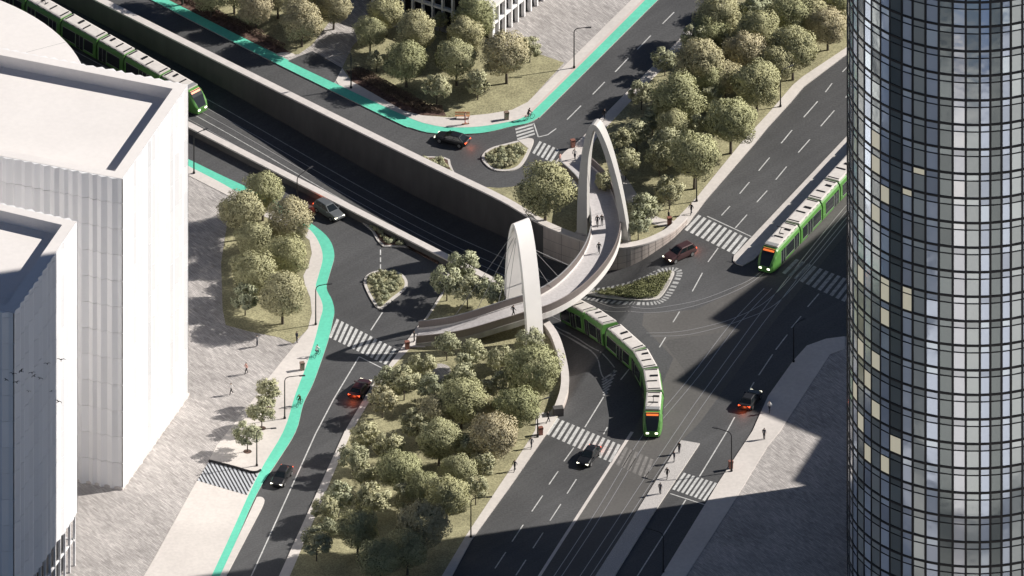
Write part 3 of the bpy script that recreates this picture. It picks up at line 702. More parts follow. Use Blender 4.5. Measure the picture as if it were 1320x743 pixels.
# abutment under the low left end and the low right end
def abut(i0, i1):
    b = MB(); ra = off2(BP, -BWd/2-.06); la = off2(BP, BWd/2+.06)
    b.loft([[(l.x, l.y, l.z-.3), (r_.x, r_.y, r_.z-.3), (r_.x, r_.y, -.1), (l.x, l.y, -.1)] for l, r_ in list(zip(la, ra))[i0:i1]]); b.build('abutment', M['abut'], bridge)
abut(0, 14); abut(len(BP)-20, len(BP))
b = MB(); pm = BP[30]; b.tube([(pm.x, pm.y, gz(pm.x, pm.y)-.3), (pm.x, pm.y, pm.z-.3)], .35, 12); b.build('pier', M['conc'], bridge)
def arch(a, c, peak_px, h, win, wout, wdir, m, label, power=(1.6, .6)):
    """a, c bases; in-plane thickness win=(base a, base c, top), width wout=(base, top) along wdir"""
    root = thing('arch', label, 'arch'); mid = (a+c)/2; hv = (c-a)/2; pk = P(*peak_px, h); sh = pk-Vector((mid.x, mid.y, h)); sh.z = 0
    N = 44; cen = []
    for k in range(N+1):
        u = -1+2*k/N; th = u*math.pi/2
        zz = math.cos(th)**.9 if abs(u) < 1 else 0
        # spread samples by angle, legs nearly straight, round top
        zf = math.sin(math.pi/2*(1-abs(u)))**1.0
        s = (1-zf**power[0])**power[1]*(1 if u > 0 else -1)
        cen.append((mid+hv*s+sh*zf**1.2+Vector((0, 0, h*zf)), u, zf))
    rings = []; w = wdir.normalized(); bb = MB()
    for i, (p, u, zf) in enumerate(cen):
        q0, q1 = cen[max(i-1, 0)][0], cen[min(i+1, N)][0]; t = (q1-q0).normalized()
        n_ = t.cross(w).normalized()
        e = 1-zf**1.3
        wi = (win[0] if u < 0 else win[1])*e + win[2]*(1-e); wo = wout[0]*e+wout[1]*(1-e)
        rings.append([p-n_*wi/2-w*wo/2, p+n_*wi/2-w*wo/2, p+n_*wi/2+w*wo/2, p-n_*wi/2+w*wo/2])
    bb.loft(rings); bb.build('arch_rib', m, root)
    return root, [x[0] for x in cen]
a1, c1 = P(661, 404), P(689, 445)
ar1, cen1 = arch(a1, c1, (672, 287), 16.0, (.5, .5, .42), (2.5, 2.45), Vector((.8, .6, 0)), M['arch'], 'white arch ribbon straddling the left part of the footbridge, nearer the viewer')
a2, c2 = P(752, 308), P(808, 318)
ar2, cen2 = arch(a2, c2, (768, 160), 17.9, (1.5, .95, .7), (.8, 1.6), Vector((.35, .94, 0)), M['arch_shade_tone'], 'taller shaded arch standing behind, at the far end of the footbridge', (1.5, .6))
b = MB(); q = a2+Vector((0, 0, .5)); b.box(q, (1.9, 1.2, 1.1), rz=R(-20)); b.build('pedestal', M['coping'], ar2)
def cable(p, q, label):
    b = MB(); b.tube([p, q], .035, 5); tag(b.build('stay_cable', M['tgrey']), label, 'cable', 'thin stay cables of the footbridge')
for kk, (ci, bi, src, side) in enumerate([(15, 14, 1, 1), (14, 19, 1, 1), (13, 23, 1, 1), (29, 38, 1, 1), (31, 35, 1, 1), (30, 42, 1, 1), (17, 8, 1, 1), (14, 62, 2, 1), (30, 64, 2, -1), (32, 58, 2, -1)]):
    cen = cen1 if src == 1 else cen2
    tgt = (off2(BP, side*(BWd/2+.1)))[bi]
    words = ['lowest cable from the far leg of the near arch', 'second cable from the far leg of the near arch', 'third cable from the far leg of the near arch', 'upper of the twin cables from the near arch to the deck', 'short cable from the near leg of the near arch', 'lower of the twin cables from the near arch to the deck', 'long cable from the near arch to the left end of the bridge', 'cable inside the left leg of the far arch', 'upper cable from the right leg of the far arch', 'lower cable from the right leg of the far arch']
    cable(cen[ci], tgt+Vector((0, 0, .2)), words[kk])
# ------------------------------------------------------------------ trams
def tram(name, label, path, lens, cab_end, roofmarks=True, cab2=None):
    """path: world points of the track centre from the cab backwards"""
    root = thing(name, label, 'tram', path[0])
    inv = root.location.copy()
    cum = [0]
    for i in range(1, len(path)): cum.append(cum[-1]+(path[i]-path[i-1]).length)
    def at(s):
        for i in range(1, len(path)):
            if s <= cum[i]: return path[i-1].lerp(path[i], (s-cum[i-1])/(cum[i]-cum[i-1]))
        return path[-1] + (path[-1]-path[-2]).normalized()*(s-cum[-1])
    s = 0; rnd = random.Random(len(label))
    for mi, L in enumerate(lens):
        p0, p1 = at(s+.15), at(s+L-.15); d = p0-p1; Lm = d.length; d.normalize()
        side = d.cross(Vector((0, 0, 1))).normalized() * -1     # left of travel
        up = side.cross(d) * -1
        if up.z < 0: up = -up
        T = lambda x, y, z, p1=p1, d=d, side=side, up=up: p1+d*x+side*y+up*z-inv
        prof = [(1.20, .28), (1.27, .8), (1.26, 2.30), (1.12, 2.85), (.92, 3.10)]
        def ringat(x, f=1.0, zs=1.0, dz=0):
            r_ = [T(x, y*f, z*zs+dz) for y, z in prof]+[T(x, -y*f, z*zs+dz) for y, z in reversed(prof)]
            return r_
        cab = (mi == 0 and cab_end)
        b = MB()
        if cab:
            xs = Lm
            rings = [ringat(0), ringat(Lm-2.3), ringat(Lm-1.9)]
            nose = [(Lm-1.5, .99, [2.3, 2.78, 3.0]), (Lm-.9, .95, [2.0, 2.2, 2.35]), (Lm-.35, .86, [1.45, 1.55, 1.62]), (Lm, .68, [1.0, 1.06, 1.1])]
            for x, f, (za, zb, zc) in nose:
                pr = [(1.2, .3), (1.27, .62), (1.26, za), (1.12, zb), (.92, zc)]
                rings.append([T(x, y*f, z) for y, z in pr]+[T(x, -y*f, z) for y, z in reversed(pr)])
            b.loft(rings)
        else: b.loft([ringat(0), ringat(.15, 1.0), ringat(Lm-.15), ringat(Lm)])
        car = b.build('carriage', M['tgreen'], root)
        # roof plate
        Lr = Lm-1.95 if cab else Lm-.1
        b = MB(); b.loft([[T(x, .98, 3.06), T(x, .98, 3.24), T(x, .80, 3.30), T(x, -.80, 3.30), T(x, -.98, 3.24), T(x, -.98, 3.06)] for x in (.1, Lr)])
        rp = b.build('roof_panel', M['troof'], car)
        b = MB()
        spots = [(.35*Lr, .25, .35, 1.0), (.42*Lr+.9, -.1, .16, 1.3)] if mi % 2 else [(.62*Lr, 0, .18, 1.25), (.28*Lr, .3, .32, .8)]
        for (x, y, wx, wy) in spots[:1]:
            b.add([T(x-wx/2, y-wy/2, 3.31), T(x+wx/2, y-wy/2, 3.31), T(x+wx/2, y+wy/2, 3.31), T(x-wx/2, y+wy/2, 3.31),
                   T(x-wx/2, y-wy/2, 3.38), T(x+wx/2, y-wy/2, 3.38), T(x+wx/2, y+wy/2, 3.38), T(x-wx/2, y+wy/2, 3.38)], [(4, 5, 6, 7), (0, 1, 5, 4), (1, 2, 6, 5), (2, 3, 7, 6), (3, 0, 4, 7)])
        b.build('roof_hatch', M['black'], rp)
        (x, y, wx, wy) = spots[1]; b = MB(); b.box((0, 0, 0), (wx, wy, .1)); b.v = [T(x+v.x, y+v.y, 3.34+v.z) for v in b.v]; b.build('roof_unit', M['black'], rp)
        for x in (.3, Lr-.3):
            b = MB(); b.quad(T(x-.12, -.8, 3.306), T(x+.12, -.8, 3.306), T(x+.12, .8, 3.306), T(x-.12, .8, 3.306)); b.build('roof_gap', M['black'], rp)
        # side vents along the roof edge
        b = MB()
        for sy in (-1, 1):
            for x in [.6+k*1.1 for k in range(int((Lr-1)/1.1))]:
                b.quad(T(x, sy*.99, 3.12), T(x+.5, sy*.99, 3.12), T(x+.5, sy*.99, 3.22), T(x, sy*.99, 3.22))
        b.build('roof_vent', M['black'], rp)
        # windows and doors
        usable = Lm-2.4 if cab else Lm-.5
        x = .3; k = mi
        while x < usable-.6:
            isdoor = (k % 2 == 0); w = min(1.35 if isdoor else 2.3, usable-x)
            if w < .6: break
            for sy in (-1, 1):
                zb, zt = (.36, 2.44) if isdoor else (.78, 2.42)
                pl = []
                for (xx, zz) in ((x, zb), (x+w, zb), (x+w, zt), (x, zt)):
                    yy = 1.27 if zz < 2.3 else 1.245
                    if zz < .8: yy = 1.20+(zz-.28)/.52*.07
                    pl.append(T(xx, sy*(yy+.02), zz))
                lv = [zz for zz in (zb, .8, 2.3, zt) if zb <= zz <= zt]
                def yat(zz): return (1.20+(zz-.28)/.52*.07 if zz < .8 else 1.27-(zz-.8)/1.5*.01 if zz < 2.3 else 1.26-(zz-2.3)/.55*.14)+.018
                b = MB()
                for za, zc in zip(lv[:-1], lv[1:]): b.quad(T(x, sy*yat(za), za), T(x+w, sy*yat(za), za), T(x+w, sy*yat(zc), zc), T(x, sy*yat(zc), zc))
                o = b.build('door' if isdoor else 'window', M['tglass'], car, weld=True)
                if isdoor:
                    b = MB(); xm = x+w/2
                    for (xa, xb) in ((x-.06, x), (x+w, x+w+.06), (xm-.03, xm+.03)):
                        b.quad(T(xa, sy*1.296, .42), T(xb, sy*1.296, .42), T(xb, sy*1.296, 2.42), T(xa, sy*1.296, 2.42))
                    b.build('door_frame', M['tgrey'], car)
                else:
                    b = MB()
                    for (xa, xb, za, zb2) in ((x-.05, x+w+.05, zt, zt+.07), (x-.05, x+w+.05, zb-.07, zb)):
                        b.quad(T(xa, sy*1.285, za), T(xb, sy*1.285, za), T(xb, sy*1.285, zb2), T(xa, sy*1.285, zb2))
                    b.build('window_frame', M['tgrey'], car)
            x += w+.16; k += 1
        if cab:
            b = MB()
            prev = [(Lm-1.83, .94, 3.04), (Lm-1.5, .90, 2.99+.04), (Lm-.9, .87, 2.36+.03), (Lm-.05, .66, 1.16)]
            rows = [[T(x+.02, y, z), T(x+.02, -y, z)] for x, y, z in prev]
            b.quad(rows[1][0], rows[1][1], rows[2][1], rows[2][0]); b.quad(rows[2][0], rows[2][1], rows[3][1], rows[3][0]); b.build('windscreen', M['tglass'], car)
            b = MB(); b.quad(T(Lm-1.52, .8, 3.06), T(Lm-1.52, -.8, 3.06), T(Lm-1.2, -.78, 2.75), T(Lm-1.2, .78, 2.75)); b.build('destination_display', M['orange'], car)
            for sy in (-1, 1):
                b = MB(); b.box((0, 0, 0), (.2, .36, .2)); 
                b.v = [T(Lm-.06+v.x, sy*.58+v.y, .84+v.z) for v in b.v]; b.build('headlight', M['glow'], car)
            b = MB(); b.box((0, 0, 0), (.5, 2.0, .3)); b.v = [T(Lm-.55+v.x, v.y, .26+v.z) for v in b.v]; b.build('bumper', M['dark'], car)
            if roofmarks:
                b = MB(); b.add([T(Lm-2.6, .9, 3.315), T(Lm-2.6, -.9, 3.315), T(Lm-1.95, -.9, 3.32), T(Lm-1.95, .9, 3.32)], [(0, 1, 2, 3)]); b.build('roof_shroud', M['tgrey'], rp)
        # running gear
        b = MB(); b.loft([[T(x, 1.0, .08), T(x, 1.0, .5), T(x, -1.0, .5), T(x, -1.0, .08)] for x in (.6, Lm-(1.2 if cab else .6))]); b.build('bogie', M['dark'], root)
        # bellows
        if mi < len(lens)-1:
            q = at(s+L); b = MB()
            pr = [(1.05, .4), (1.1, 2.3), (.8, 2.95)]
            b.loft([[T(x, y, z) for y, z in pr]+[T(x, -y, z) for y, z in reversed(pr)] for x in (-.45, .2)]); b.build('bellows', M['dark'], root)
        s += L
    return root
def pantograph(tramroot, p, d, label=None):
    b = MB(); s_ = Vector((-d.y, d.x, 0)); o = p-tramroot.location
    b.tube([o, o+d*.8+Vector((0, 0, .45)), o+Vector((0, 0, .95))], .04, 6); b.tube([o+s_*.7+Vector((0, 0, .95)), o-s_*.7+Vector((0, 0, .95))], .05, 6)
    b.tube([o+s_*.3, o-s_*.3], .08, 6); b.build('pantograph', M['black'], tramroot)
# right tram
dr = (P(1090, 240.5)-P(993, 345)); dr.normalize()
nose = P(993, 345)-dr*1.9
tr1 = tram('tram', 'bright green sunlit tram with pale roof coming down the right avenue', [nose, nose+dr*60], [8.2, 6.4, 5.2, 6.6, 6.4, 6.4], True)
pantograph(tr1, nose+dr*5.2+Vector((0, 0, 3.3)), -dr)
# middle tram
mp = [(840.5, 536), (842, 514), (844, 497), (840, 478), (828, 454), (805, 431), (784, 415), (766, 403), (735, 387), (700, 371), (660, 351)]
mw = []
for x, y in mp:
    z = 0
    for _ in range(14):
        q = P(x, y, z+3.25); z = gz(q.x, q.y)
    q = P(x, y, z+3.25); mw.append(Vector((q.x, q.y, z)))
mw = catmull(mw, 6); d0 = (mw[0]-mw[1]).normalized(); mw = [mw[0]+d0*.6]+mw
tr2 = tram('tram', 'curving green tram emerging from the underpass below the footbridge', mw, [6.6, 5.6, 4.9, 6.6, 6.4, 6.4], True)
pantograph(tr2, mw[0].lerp(mw[12], .5)+Vector((0, 0, 3.3)), Vector((0, -1, 0)))
# far-left tram in the trench
pa_, pb_ = P(86, 21, 1.15), P(262, 120, .8)
for q_ in (pa_, pb_): q_.z = gz(q_.x, q_.y)+.02
du = (pa_-pb_); du.normalize(); nose = pb_
tr3 = tram('tram', 'dark green shaded tram running in the sunken track at top left', [nose, nose+du*70], [6.9, 6.6, 5.0, 6.7, 6.5, 6.5, 6.5], True)
pantograph(tr3, nose+du*29+Vector((0, 0, 3.3)), du)
# ------------------------------------------------------------------ cars
def car(label, c, front, paint, suv=False, rough=.25):
    pc, pf = Pg(*c), Pg(*front); d = pf-pc; rz = math.atan2(d.y, d.x); k = 1.1 if suv else 1.0
    root = thing('car', label, 'car', (pc.x, pc.y, gz(pc.x, pc.y)+.012), rz)
    def ring(x, w, z0, z1):
        h = z1-z0
        return [(x, -w*.93, z0), (x, -w, z0+h*.35), (x, -w*.97, z0+h*.75), (x, -w*.84, z1), (x, w*.84, z1), (x, w*.97, z0+h*.75), (x, w, z0+h*.35), (x, w*.93, z0)]
    b = MB(); b.loft([ring(-2.28, .70, .42, .86*k), ring(-2.18, .84, .33, .98*k), ring(-1.4, .91, .27, 1.03*k), ring(.3, .92, .25, 1.0*k), ring(1.1, .91, .26, .97*k), ring(1.85, .87, .28, .84*k), ring(2.18, .78, .34, .72*k), ring(2.28, .62, .42, .62*k)])
    b.build('body', paint, root, smooth=False)
    xr = -2.12 if suv else -1.85; zt = 1.66 if suv else 1.45; zb = .97*k
    tb = (xr+.28 if suv else xr+.6); lo = [(xr, .80), (1.05, .80)]; hi = [(tb, .62), (.15, .62)]
    b = MB(); b.loft([[(xr, -.82, zb), (1.05, -.82, zb), (1.05, .82, zb), (xr, .82, zb)], [(tb, -.62, zt-.06), (.12, -.62, zt-.06), (.12, .62, zt-.06), (tb, .62, zt-.06)], [(tb+.12, -.54, zt), (0, -.54, zt), (0, .54, zt), (tb+.12, .54, zt)]])
    cab = b.build('cabin', paint, root)
    def lerp(a, c, t): return tuple(a[i]+(c[i]-a[i])*t for i in range(3))
    for nm, q in (('windscreen', [(1.05, -.82, zb), (1.05, .82, zb), (.12, .62, zt-.06), (.12, -.62, zt-.06)]), ('rear_window', [(xr, .82, zb), (xr, -.82, zb), (tb, -.62, zt-.06), (tb, .62, zt-.06)]),
                  ('side_window', [(xr, -.82, zb), (1.05, -.82, zb), (.12, -.62, zt-.06), (tb, -.62, zt-.06)]), ('side_window', [(1.05, .82, zb), (xr, .82, zb), (tb, .62, zt-.06), (.12, .62, zt-.06)])):
        v = [Vector(p) for p in q]; ce = sum(v, Vector())/4; nn = (v[1]-v[0]).cross(v[2]-v[1]).normalized()
        v = [ce+(p-ce)*.86+nn*.012 for p in v]; b = MB()
        if nm == 'side_window':
            for t0, t1 in ((.02, .47), (.52, .98)):
                b.quad(v[0].lerp(v[1], t0), v[0].lerp(v[1], t1), v[3].lerp(v[2], t1), v[3].lerp(v[2], t0))
        else: b.quad(*v)
        b.build(nm, M['carglass'], cab)
    for sx in (1.42, -1.4):
        for sy in (-1, 1):
            b = MB(); b.tube([(sx, sy*.68, .34), (sx, sy*.93, .34)], .345, 18); w = b.build('wheel', M['tyre'], root)
            b = MB(); b.tube([(sx, sy*.90, .34), (sx, sy*.945, .34)], .23, 14); b.build('rim', M['rim'], w)
    for sy in (-1, 1):
        b = MB(); b.box((2.16, sy*.60, .64*k), (.16, .34, .13)); b.build('headlight', M['glow'], root)
        b = MB(); b.box((-2.20, sy*.62, .82*k), (.14, .36, .16)); b.build('tail_light', M['red'], root)
        b = MB(); b.box((.78, sy*1.0, 1.0*k), (.12, .2, .12)); b.build('wing_mirror', paint, root)
    l = bpy.data.lights.new('tail_lamp', 'POINT'); l.energy = 26; l.color = (1, .16, .04); l.shadow_soft_size = .25
    o = link('tail_lamp', l, root, (-2.65, 0, .62))
    return root
def paint(name, c, r=.28): return mat(name, c, r, .25, spec=.6)
car('black hatchback passing the bench on the curving top road', (583, 184), (561, 178.5), paint('black_car_paint', (.022, .022, .026)))
car('grey off-road car driving beside the near capped wall', (424, 277), (443, 289), paint('grey_car_paint', (.15, .16, .165)), True)
car('maroon brown estate car leaving the crossing towards the underpass', (876, 332), (854, 342), paint('maroon_car_paint', (.085, .045, .045)), True)
car('black car just past the wide zebra crossing, heading down the avenue', (759, 593), (749, 606), paint('black_car_paint', (.02, .021, .024)))
car('black car with bright side half in shadow on the right road', (967, 520), (977, 506), paint('dark_car_paint', (.03, .03, .032)))
car('dark red car halted beside the trees before the left crossing', (464, 506), (474, 492), paint('dark_red_car_paint', (.055, .02, .02)))
car('dark car driving down the left road beside the turquoise cycle path', (363, 619), (354, 633), paint('charcoal_car_paint', (.028, .028, .03)))
# ------------------------------------------------------------------ lamps
def lamp(base, h, arm, label):
    p = Pg(*base); p.z = gz(p.x, p.y)+.13
    root = thing('street_lamp', label, 'street lamp', p, 0, 'street lamps along the roads')
    b = MB(); d = Vector((arm[0], arm[1], 0)); L = d.length
    path = [(0, 0, 0), (0, 0, 1.2), (0, 0, h-.7)]
    rr_ = [.10, .085, .065]
    if L > 0:
        u = d/L
        for t in (.25, .5, .75, 1):
            a = t*math.pi/2; path.append((u.x*.6*(1-math.cos(a)), u.y*.6*(1-math.cos(a)), h-.7+.6*math.sin(a))); rr_.append(.06)
        path.append((d.x, d.y, h-.05)); rr_.append(.045)
    else: path.append((0, 0, h)); rr_.append(.05)
    b.tube(path, rr_, 8); b.build('pole', M['black'], root)
    b = MB(); b.tube([(0, 0, 0), (0, 0, .25)], .16, 10); b.build('base', M['black'], root)
    e = Vector(path[-1]); u = d/L if L > 0 else Vector((1, 0, 0))
    b = MB(); b.box(e+u*.25+Vector((0, 0, -.03)), (.75, .22, .10), rz=math.atan2(u.y, u.x)); b.build('lamp_head', M['dark'], root)
for args in [((740, 89), 6.1, (1.6, .2), 'street lamp by the turquoise lane at the sunny top plaza edge'), ((452.5, 115), 5.7, (-1.3, -.6), 'street lamp on the shaded pavement beside the russet bed'),
             ((1006, 139), 5.6, (1.2, 1.0), 'street lamp at the bend of the upper right avenue'), ((250, 225), 6.1, (1.3, 1.0), 'street lamp beside the farther tall white building'),
             ((383, 257), 3.4, (1.6, 2.0), 'street lamp at the near capped wall above the grey car'), ((407, 420), 6.0, (1.5, .4), 'street lamp where the turquoise lane bulges beside the lawn'),
             ((367, 541), 6.4, (2.0, .3), 'street lamp next to the two small pavement trees'), ((331, 602), 5.6, (1.9, .3), 'street lamp just above the dark slatted ramp'),
             ((607, 694), 6.0, (2.1, .3), 'street lamp at the lower kerb of the wooded park'), ((693, 565), 5.6, (1.0, .6), 'street lamp by the red bin near the wide crossing'),
             ((898, 261), 4.2, (-.8, .4), 'street lamp above the right zebra crossing'), ((943, 609), 6.0, (-1.9, 1.0), 'street lamp on the right pavement by the short crossing'),
             ((1023, 468), 5.8, (1.0, 1.0), 'street lamp in the shade where the right pavement curves'), ((855, 739), 6.0, (-1.7, 1.0), 'street lamp at the bottom edge in deep shade')]: lamp(*args)
# ------------------------------------------------------------------ foliage
LN = []; MIDC = Vector((0, 0, 0))
def leaf_normals(me):
    me.polygons.foreach_set('use_smooth', [True]*len(me.polygons)); me.update()
    me.normals_split_custom_set_from_vertices([tuple(n) for n in LN for _ in range(4)])
def leaf_cloud(rnd, cents, size, dens):
    """cents: list of (centre, radius vec, n)"""
    global MIDC
    LN.clear(); MIDC = sum((c for c, _, _ in cents), Vector())/len(cents)
    vs, fs = [], []
    for (c, r_, n) in cents:
        for _ in range(n):
            while True:
                d = Vector((rnd.gauss(0, 1), rnd.gauss(0, 1), rnd.gauss(0, 1)))
                if d.length > .1: break
            d.normalize(); q = rnd.random()**dens
            p = c+Vector((d.x*r_[0], d.y*r_[1], d.z*r_[2]))*q
            nn = (d*.75+Vector((rnd.uniform(-1, 1), rnd.uniform(-1, 1), rnd.uniform(-.5, 1)))*.65).normalized()
            u = nn.orthogonal().normalized(); u = Matrix.Rotation(rnd.uniform(0, 6.28), 3, nn) @ u; w = nn.cross(u)
            s1, s2 = size*rnd.uniform(.6, 1.2), size*rnd.uniform(.35, .7); o = len(vs)
            LN.append((d*.55+nn*.5+(p-MIDC).normalized()*.9).normalized())
            vs += [p-u*s1*.5, p-w*s2*.5+nn*.02, p+u*s1*.5, p+w*s2*.5+nn*.02]; fs.append((o, o+1, o+2, o+3))
    return vs, fs
def crown_mesh(kind, seed):
    rnd = random.Random(seed); cents = []
    if kind == 'B':
        Rr, hh = 3.15, 3.0+rnd.uniform(-.35, .3); cz = 4.35
        cents.append((Vector((0, 0, cz-.1)), (Rr*.84, Rr*.84, hh*.84), 4200))
        for k in range(26):
            a = rnd.uniform(0, 6.28); el = math.asin(rnd.uniform(-.8, 1)); rr_ = rnd.uniform(.65, 1.35)
            c = Vector((math.cos(a)*math.cos(el)*Rr*.70, math.sin(a)*math.cos(el)*Rr*.70, cz+math.sin(el)*hh*.68)); cents.append((c, (rr_, rr_, rr_*.8), int(330*rr_)))
        vs, fs = leaf_cloud(rnd, cents, .25, .24)
    else:
        Rr, hh = 2.0, 1.85; cz = 2.95
        cents.append((Vector((0, 0, cz)), (Rr*.62, Rr*.62, hh*.62), 420))
        for k in range(32):
            a = rnd.uniform(0, 6.28); el = math.asin(rnd.uniform(-.75, 1)); rr_ = rnd.uniform(.36, .70)
            c = Vector((math.cos(a)*math.cos(el)*Rr*.8, math.sin(a)*math.cos(el)*Rr*.8, cz+math.sin(el)*hh*.8)); cents.append((c, (rr_, rr_, rr_*.8), int(150*rr_)))
        vs, fs = leaf_cloud(rnd, cents, .33, .5)
    me = bpy.data.meshes.new('crown'); me.from_pydata([tuple(v) for v in vs], [], fs); me.materials.append(M['leafB' if kind == 'B' else 'leafS']); leaf_normals(me); return me
def trunk_mesh(kind, seed):
    rnd = random.Random(seed); b = MB(); h = 4.2 if kind == 'B' else 2.7; r0 = .19 if kind == 'B' else .10
    b.tube([(0, 0, -.1), (rnd.uniform(-.05, .05), 0, h*.3), (rnd.uniform(-.1, .1), rnd.uniform(-.1, .1), h*.65), (0, 0, h)], [r0, r0*.8, r0*.6, r0*.25], 7)
    for k in range(6):
        a = k*1.05+rnd.uniform(-.3, .3); z = h*rnd.uniform(.42, .65); l = h*rnd.uniform(.28, .4)
        b.tube([(0, 0, z), (math.cos(a)*l*.5, math.sin(a)*l*.5, z+l*.45), (math.cos(a)*l, math.sin(a)*l, z+l*.8)], [r0*.45, r0*.3, r0*.12], 5)
    me = bpy.data.meshes.new('trunk'); me.from_pydata([tuple(v) for v in b.v], [], b.f); me.materials.append(M['bark']); me.update(); return me
CM = {'B': [crown_mesh('B', 20+i) for i in range(5)], 'S': [crown_mesh('S', 50+i) for i in range(5)]}
TM = {'B': [trunk_mesh('B', i) for i in range(3)], 'S': [trunk_mesh('S', i+9) for i in range(3)]}
ORD = 'first second third fourth fifth sixth seventh eighth ninth tenth eleventh twelfth thirteenth fourteenth fifteenth sixteenth seventeenth eighteenth nineteenth twentieth twenty-first twenty-second twenty-third twenty-fourth twenty-fifth twenty-sixth twenty-seventh twenty-eighth'.split()
trees = {
 'the park below the footbridge': [('S', 575.7, 444, 15), ('S', 609, 456, 16), ('S', 645, 463.6, 17), ('S', 684.7, 444, 18), ('B', 688.7, 478, 31), ('S', 543.4, 471.7, 17), ('S', 497, 488.6, 14), ('S', 521, 490.6, 18), ('S', 557.6, 501, 17), ('S', 592, 492.6, 18), ('B', 594, 517, 28), ('S', 493, 515, 17), ('S', 624, 507, 15), ('B', 664.5, 527, 27), ('S', 537.4, 545, 19), ('B', 565.6, 565, 25), ('B', 636, 563, 27), ('S', 471, 563, 17), ('S', 454.7, 589.5, 17), ('S', 501, 577, 17), ('B', 515, 603.6, 26), ('S', 624, 597.6, 16), ('B', 590, 610, 20), ('B', 575.7, 640, 26), ('S', 420, 658, 16), ('S', 436, 642, 18), ('S', 481, 646, 20), ('S', 523, 638, 17), ('S', 408, 698, 18), ('B', 545.5, 680, 28), ('B', 461, 684, 24), ('B', 525, 707, 24), ('S', 424, 680, 12), ('B', 490, 722, 24), ('B', 560, 535, 21), ('S', 605, 580, 17), ('S', 648, 497, 15), ('B', 620, 528, 20), ('S', 470, 610, 14), ('B', 545, 632, 21), ('S', 613, 630, 15), ('S', 598, 470, 14)],
 'the long upper park': [('B', 927.6, 20, 26), ('S', 972, 16, 20), ('B', 1018, 18, 25), ('B', 1067, 32, 23), ('B', 1030, -4, 22), ('S', 899, 50, 18), ('S', 936, 52, 16), ('B', 978, 44, 25), ('B', 1022, 64.6, 27), ('S', 857, 76.7, 15), ('B', 903.5, 83, 28), ('B', 962, 71, 25), ('B', 976, 107, 28), ('S', 826.8, 121, 15), ('B', 873, 125, 30), ('S', 915.5, 129, 16), ('B', 942, 155, 30), ('S', 841, 153, 15), ('S', 820.7, 171.5, 16), ('S', 798.5, 179.6, 15), ('S', 887, 157, 14), ('S', 806.6, 210, 16), ('B', 895, 202, 29), ('S', 861, 186, 20), ('S', 863, 246, 17), ('S', 831, 268, 18), ('S', 822.7, 288.6, 15), ('S', 780, 234, 12), ('B', 1082, 4, 22), ('B', 985, -18, 25), ('B', 703, 246, 32), ('B', 915, 40, 22), ('B', 1000, 85, 22), ('B', 935, 100, 22), ('B', 1045, 20, 22), ('S', 905, 165, 18), ('B', 915, 108, 20), ('B', 868, 165, 20), ('S', 850, 205, 16)],
 'the lit top lawn': [('B', 498, 17, 21), ('B', 477, 43, 18), ('B', 535, 41, 24), ('B', 524, 78, 24), ('B', 612, 24, 24), ('B', 599, 47, 22), ('B', 588.6, 77.5, 23), ('B', 653, 69, 27), ('S', 683, 61, 14), ('S', 563, 112, 17), ('S', 615.5, 108, 15), ('S', 567, 27, 10), ('S', 485, 78, 11)],
 'the shaded top left lawn': [('B', 389, 24.5, 25), ('B', 430, 9.4, 20), ('B', 330, 9, 20), ('B', 410, -6, 20), ('B', 272, -8, 21), ('B', 302, -14, 22), ('B', 358, -6, 21), ('B', 235, -25, 22)],
 'the left lawn': [('B', 339, 250, 24), ('B', 309.7, 272, 26), ('B', 373, 284, 27), ('B', 326.7, 309, 22), ('B', 370, 327.6, 24), ('B', 326.7, 351, 26), ('S', 316, 383, 17), ('B', 364, 379, 27)],
 'the left pavement': [('S', 346, 505, 16), ('S', 337.5, 530, 16), ('S', 319, 560, 16)],
 'the near arch corner': [('S', 596.5, 340, 18), ('S', 576, 362.5, 18), ('S', 602.5, 372.5, 18), ('S', 635, 372.5, 19)],
}
trnd = random.Random(99)
for area, lst in trees.items():
    cnt = {'B': sum(1 for t in lst if t[0] == 'B'), 'S': sum(1 for t in lst if t[0] == 'S')}; seen = {'B': 0, 'S': 0}
    for kind, cx, cy, r_ in sorted(lst, key=lambda t: t[2]):
        sc = r_/25.0 if kind == 'B' else r_/17.0
        hcz = (4.35 if kind == 'B' else 2.95)*sc
        p = P(cx, cy+CZ*K*hcz); p.z = .1
        i = seen[kind]; seen[kind] += 1
        word = 'broad dense olive tree' if kind == 'B' else 'small loose sage tree'
        if cnt[kind] == 1: lab = f'{word} in {area}, the only one of its kind'
        else: lab = f'{word} in {area}, {ORD[i]} from the top'
        root = thing('tree', lab, 'tree', p, trnd.uniform(0, 6.28), 'trees in '+area); root.scale = (sc, sc, sc*trnd.uniform(.94, 1.06))
        link('crown', CM[kind][trnd.randrange(5)], root); link('trunk', TM[kind][trnd.randrange(3)], root)
for q in ((346, 505, 16), (337.5, 530, 16), (319, 560, 16)):
    p = P(q[0], q[1]+CZ*K*2.95*q[2]/17.0); b = MB(); ring = [Vector((p.x+.55*math.cos(i*.393), p.y+.55*math.sin(i*.393), 0)) for i in range(16)]
    b.poly(ring, .156); struct(b.build('tree_pit', M['soil']))
